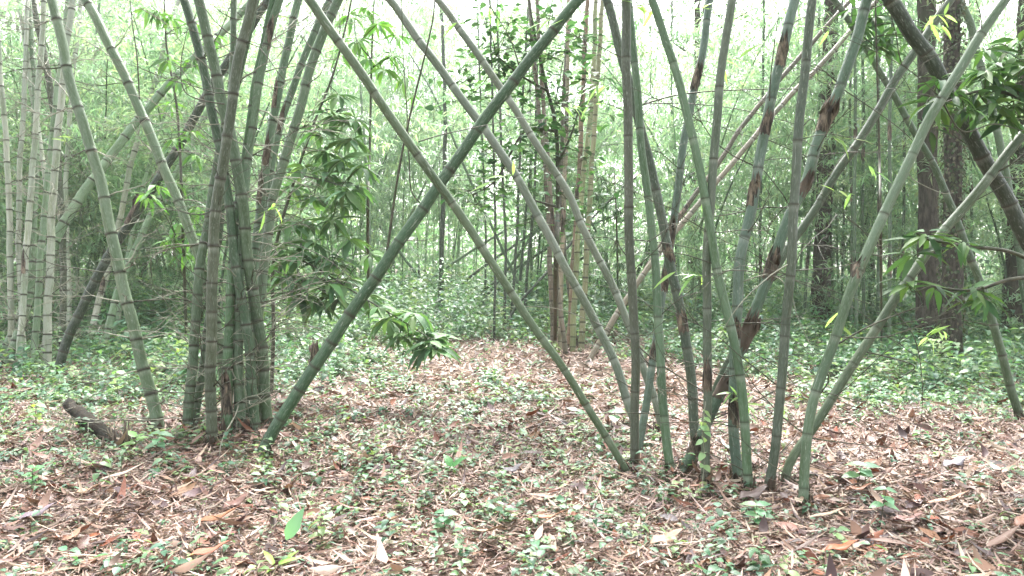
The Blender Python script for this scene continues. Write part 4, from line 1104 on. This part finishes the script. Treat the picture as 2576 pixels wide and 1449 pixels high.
for a in (('orange brown dead leaf lying in the litter at lower left', 490, 1338, .25, .075, (.20, .085, .04), .1), ('dark purplish leaf curled in the centre litter', 1262, 1207, .16, .08, (.09, .08, .09), .3),
          ('large pale tan leaf at the bottom right of centre', 1634, 1392, .19, .085, (.30, .20, .14), .25), ('dark brown broad leaf right of the stump', 1857, 1274, .20, .10, (.10, .07, .065), .2),
          ('bluish grey dead leaf at the right', 2373, 1190, .18, .10, (.15, .13, .16), .2), ('bright orange dead leaf near the bottom right', 2073, 1408, .17, .07, (.27, .08, .03), -.1),
          ('reddish long leaf arching over the litter at lower centre', 1330, 1325, .26, .055, (.34, .17, .11), -.5), ('dark rust leaf at the bottom left of centre', 470, 1425, .22, .07, (.30, .11, .07), .1),
          ('purple grey leaf at the lower left edge', 45, 1330, .19, .07, (.16, .12, .14), .6), ('light brown leaf curled at lower left', 185, 1262, .16, .07, (.42, .27, .17), .1),
          ('brown leaf beneath the right clump', 2125, 1252, .17, .07, (.22, .10, .06), -.3), ('rust leaf at the bottom right corner', 2555, 1345, .2, .08, (.2, .085, .05), .5),
          ('wide maroon leaf at the lower right', 2240, 1330, .18, .08, (.20, .10, .09), -.4), ('dark leaf left of the broad green blade', 560, 1300, .17, .08, (.14, .07, .055), .8)):
    fallen_leaf(*a)
for a in (('tan husk strip pointing down in the bottom centre litter', 1190, 1355, .30, .05, (.33, .22, .14), -1.0), ('straw husk strip near the bottom right', 2030, 1322, .22, .035, (.36, .27, .2), -.2),
          ('pale husk strip lying left of the ringed clump', 250, 1225, .3, .05, (.38, .31, .25), .2), ('long red brown husk strip at lower right', 2330, 1285, .24, .04, (.36, .20, .13), -.15),
          ('tan husk strip at the bottom right edge', 2480, 1400, .24, .045, (.17, .10, .075), .4)):
    fallen_leaf(*a, name='husk_strip', cat='husk strip', curl=.3)


def log():
    a, c = P(172, 1008, 6.4), G(298, 1130)
    root = empty('fallen_log', c, 'dark mossy broken log propped up at the left', 'log')
    C = spline([c + (0.05, 0, -.02), (a + c) / 2 + (0, 0, -.005), a - (0, 0, .03) + (0, 0, .0)], 10)
    V, Q, T = tube(C, .06 * (1 + .12 * np.sin(np.arange(len(C)) * 1.7)) * np.linspace(1.1, .75, len(C)), 14)
    V[:-2] += RNG.normal(0, .005, (len(V) - 2, 3))
    mk('trunk', put(root, V), [Q, T], M_LOG, root)
    b = Buf()
    for k in range(16):
        q = c + np.array([RNG.normal(.05, .05), RNG.normal(-.06, .04), 0])
        t = q + np.array([RNG.normal(-.02, .02), RNG.normal(0, .02), RNG.uniform(.08, .22)])
        V, Q, T = tube(np.array([q, (q + t) / 2, t]), np.array([.014, .012, .003]), 5); b.add(V, Q, T)
    b.V = [put(root, v) for v in b.V]
    b.make('splintered_end', M_SHEATH, root)


log()


def husk():
    p = G(452, 1192)
    u = np.linspace(0, math.pi, 12); v = np.linspace(0, 2 * math.pi, 16, endpoint=False)
    V = np.array([(math.sin(a) * math.cos(q) * .038 * (1 + .1 * math.sin(3 * q)), math.sin(a) * math.sin(q) * .036, .034 + .036 * math.cos(a) + (.02 if a == 0 else 0)) for a in u for q in v])
    i = (np.arange(11)[:, None] * 16 + np.arange(16)[None]).ravel(); j = (np.arange(11)[:, None] * 16 + (np.arange(16)[None] + 1) % 16).ravel()
    o = mk('seed_husk', V, [np.stack([i, i + 16, j + 16, j], 1)], M_SHEATH)
    o.location = p
    tag(o, 'round brown seed husk on the litter left of centre', 'seed husk')


husk()


def plant(name, cat, label, px, py, h, nl, ln, wide, cols, tilt=(.1, .6), prof=OVATE, up=False):
    p = G(px, py)
    root = empty(name, p, label, cat)
    C = crooked(np.array([0, 0, -.02]), (random.uniform(-.15, .15), random.uniform(-.1, .1), 1), h + .02, 6, .06)
    V, Q, T = tube(C, np.linspace(.0035, .0018, len(C)), 6)
    mk('stem', V, [Q, T], M_DTWIG, root)
    for k in range(nl):
        a = k * 2.4 + random.uniform(-.3, .3); el = random.uniform(*tilt)
        q = C[max(2, len(C) - 1 - k // 2)] if not up else C[-1]
        d = np.array([[math.cos(a), math.sin(a), el]])
        V, Q, kk = leaves(q[None], d, np.array([[0, -.3, 1.0]]) if not up else np.array([[0, -1.0, .15]]), ln * random.uniform(.75, 1.1), ln * wide, prof, random.uniform(.1, .4), .15, .05)
        mk('leaf', V, [Q], M_COVER, root, {'Col': colvar(np.array(random.choice(cols)), 1, kk, .1)})


GC = [(.13, .27, .14), (.10, .23, .12), (.16, .30, .15)]
plant('broadleaf_plant', 'plant', 'plant holding one broad upright pale green blade at bottom left', 716, 1412, .10, 1, .16, .42, [(.17, .33, .20)], (1.6, 2.2), LANCE, True)
plant('broadleaf_plant', 'plant', 'low yellow green strap-leaved plant beside the broad blade', 692, 1440, .03, 4, .15, .2, [(.24, .44, .07)], (.3, .9), LANCE)
plant('seedling', 'seedling', 'seedling with one round upright leaf right of the green leaning culm', 908, 985, .12, 2, .13, .85, GC, (-.3, .3))
plant('seedling', 'seedling', 'seedling with a dark striped leaf in the centre right litter', 1136, 1200, .06, 2, .13, .45, [(.08, .24, .08)], (.9, 1.6), LANCE)
plant('seedling', 'seedling', 'seedling with broad round leaves left of the straight culm foot', 1545, 1078, .14, 3, .13, .75, GC, (-.2, .3))
plant('seedling', 'seedling', 'seedling with pale round leaves in the middle of the clearing', 1452, 1068, .12, 4, .10, .7, GC, (-.2, .4))
plant('seedling', 'seedling', 'upright seedling with opposite leaves at lower right centre', 2210, 1330, .22, 6, .09, .6, GC, (-.1, .4))
plant('seedling', 'seedling', 'tall-stemmed seedling in the left litter with flat leaves', 395, 1160, .20, 6, .10, .6, GC, (-.2, .3))
plant('seedling', 'seedling', 'bright seedling in front of the mossy log', 340, 1142, .12, 6, .10, .55, [(.16, .32, .08)], (.1, .6))
plant('seedling', 'seedling', 'leafy seedling beside the foot of the big left culm', 300, 1020, .34, 8, .13, .55, [(.22, .36, .09), (.17, .31, .12)], (-.2, .4))
plant('seedling', 'seedling', 'yellowish seedling at the left edge', 95, 1085, .22, 8, .11, .55, [(.26, .36, .09), (.2, .33, .12)], (-.2, .4))
plant('seedling', 'seedling', 'dense little green plant low at the left', 85, 1230, .12, 12, .08, .4, [(.11, .30, .10)], (.1, .8))
plant('seedling', 'seedling', 'wide-leaved seedling at the bottom of the centre', 1120, 1345, .12, 8, .085, .6, GC, (-.1, .3))
plant('seedling', 'seedling', 'wide-leaved seedling at the bottom right of the stump', 1910, 1330, .12, 8, .09, .6, GC, (-.1, .3))
plant('seedling', 'seedling', 'seedling with big round leaves right of the nearest foot', 2155, 1235, .16, 6, .11, .65, GC, (-.1, .3))


def creeper():
    base = G(1742, 1325)
    root = empty('creeper', base, 'pale trailing creeper climbing the middle of the right clump', 'creeper')
    pts = [P(1745, 1320, 4.9), P(1762, 1240, 4.9), P(1772, 1160, 4.92), P(1768, 1080, 4.9), P(1775, 1010, 4.9)]
    C = spline([base] + pts[1:], 8)
    V, Q, T = tube(C, .0028, 5)
    mk('stem', put(root, V), [Q, T], M_TWIG, root)
    n = 26
    k = RNG.integers(4, len(C), n)
    a = RNG.uniform(0, 6.28, n)
    d = np.stack([np.cos(a), np.sin(a), RNG.uniform(-.8, .1, n)], 1)
    V, Q, kk = leaves(C[k], d, np.tile([0, -.6, 1.0], (n, 1)), RNG.uniform(.04, .075, n), .045, OVATE, .3, .2)
    mk('foliage', put(root, V), [Q], M_COVER, root, {'Col': colvar(np.array([(.28, .40, .18), (.22, .36, .17)])[RNG.integers(0, 2, n)], n, kk)})


creeper()


# ------------------------------------------------------------------ air
def build_haze():
    m = bpy.data.materials.new('haze'); m.use_nodes = True
    n, l = m.node_tree.nodes, m.node_tree.links
    n.remove(n['Principled BSDF'])
    v = n.new('ShaderNodeVolumePrincipled')
    v.inputs['Color'].default_value = (.93, .98, .94, 1)
    v.inputs['Density'].default_value = HAZE
    v.inputs['Anisotropy'].default_value = 0.2
    l.new(v.outputs[0], n['Material Output'].inputs['Volume'])
    x0, x1, y0, y1, z0, z1 = -95, 95, -10, 125, -1.6, 17
    V = [(x, y, z) for z in (z0, z1) for y in (y0, y1) for x in (x0, x1)]
    Q = [(0, 2, 3, 1), (4, 5, 7, 6), (0, 1, 5, 4), (2, 6, 7, 3), (0, 4, 6, 2), (1, 3, 7, 5)]
    o = mk('haze', np.array(V, float), [np.array(Q)], m, smooth=False)
    o['kind'] = 'stuff'


if HAZE:
    build_haze()
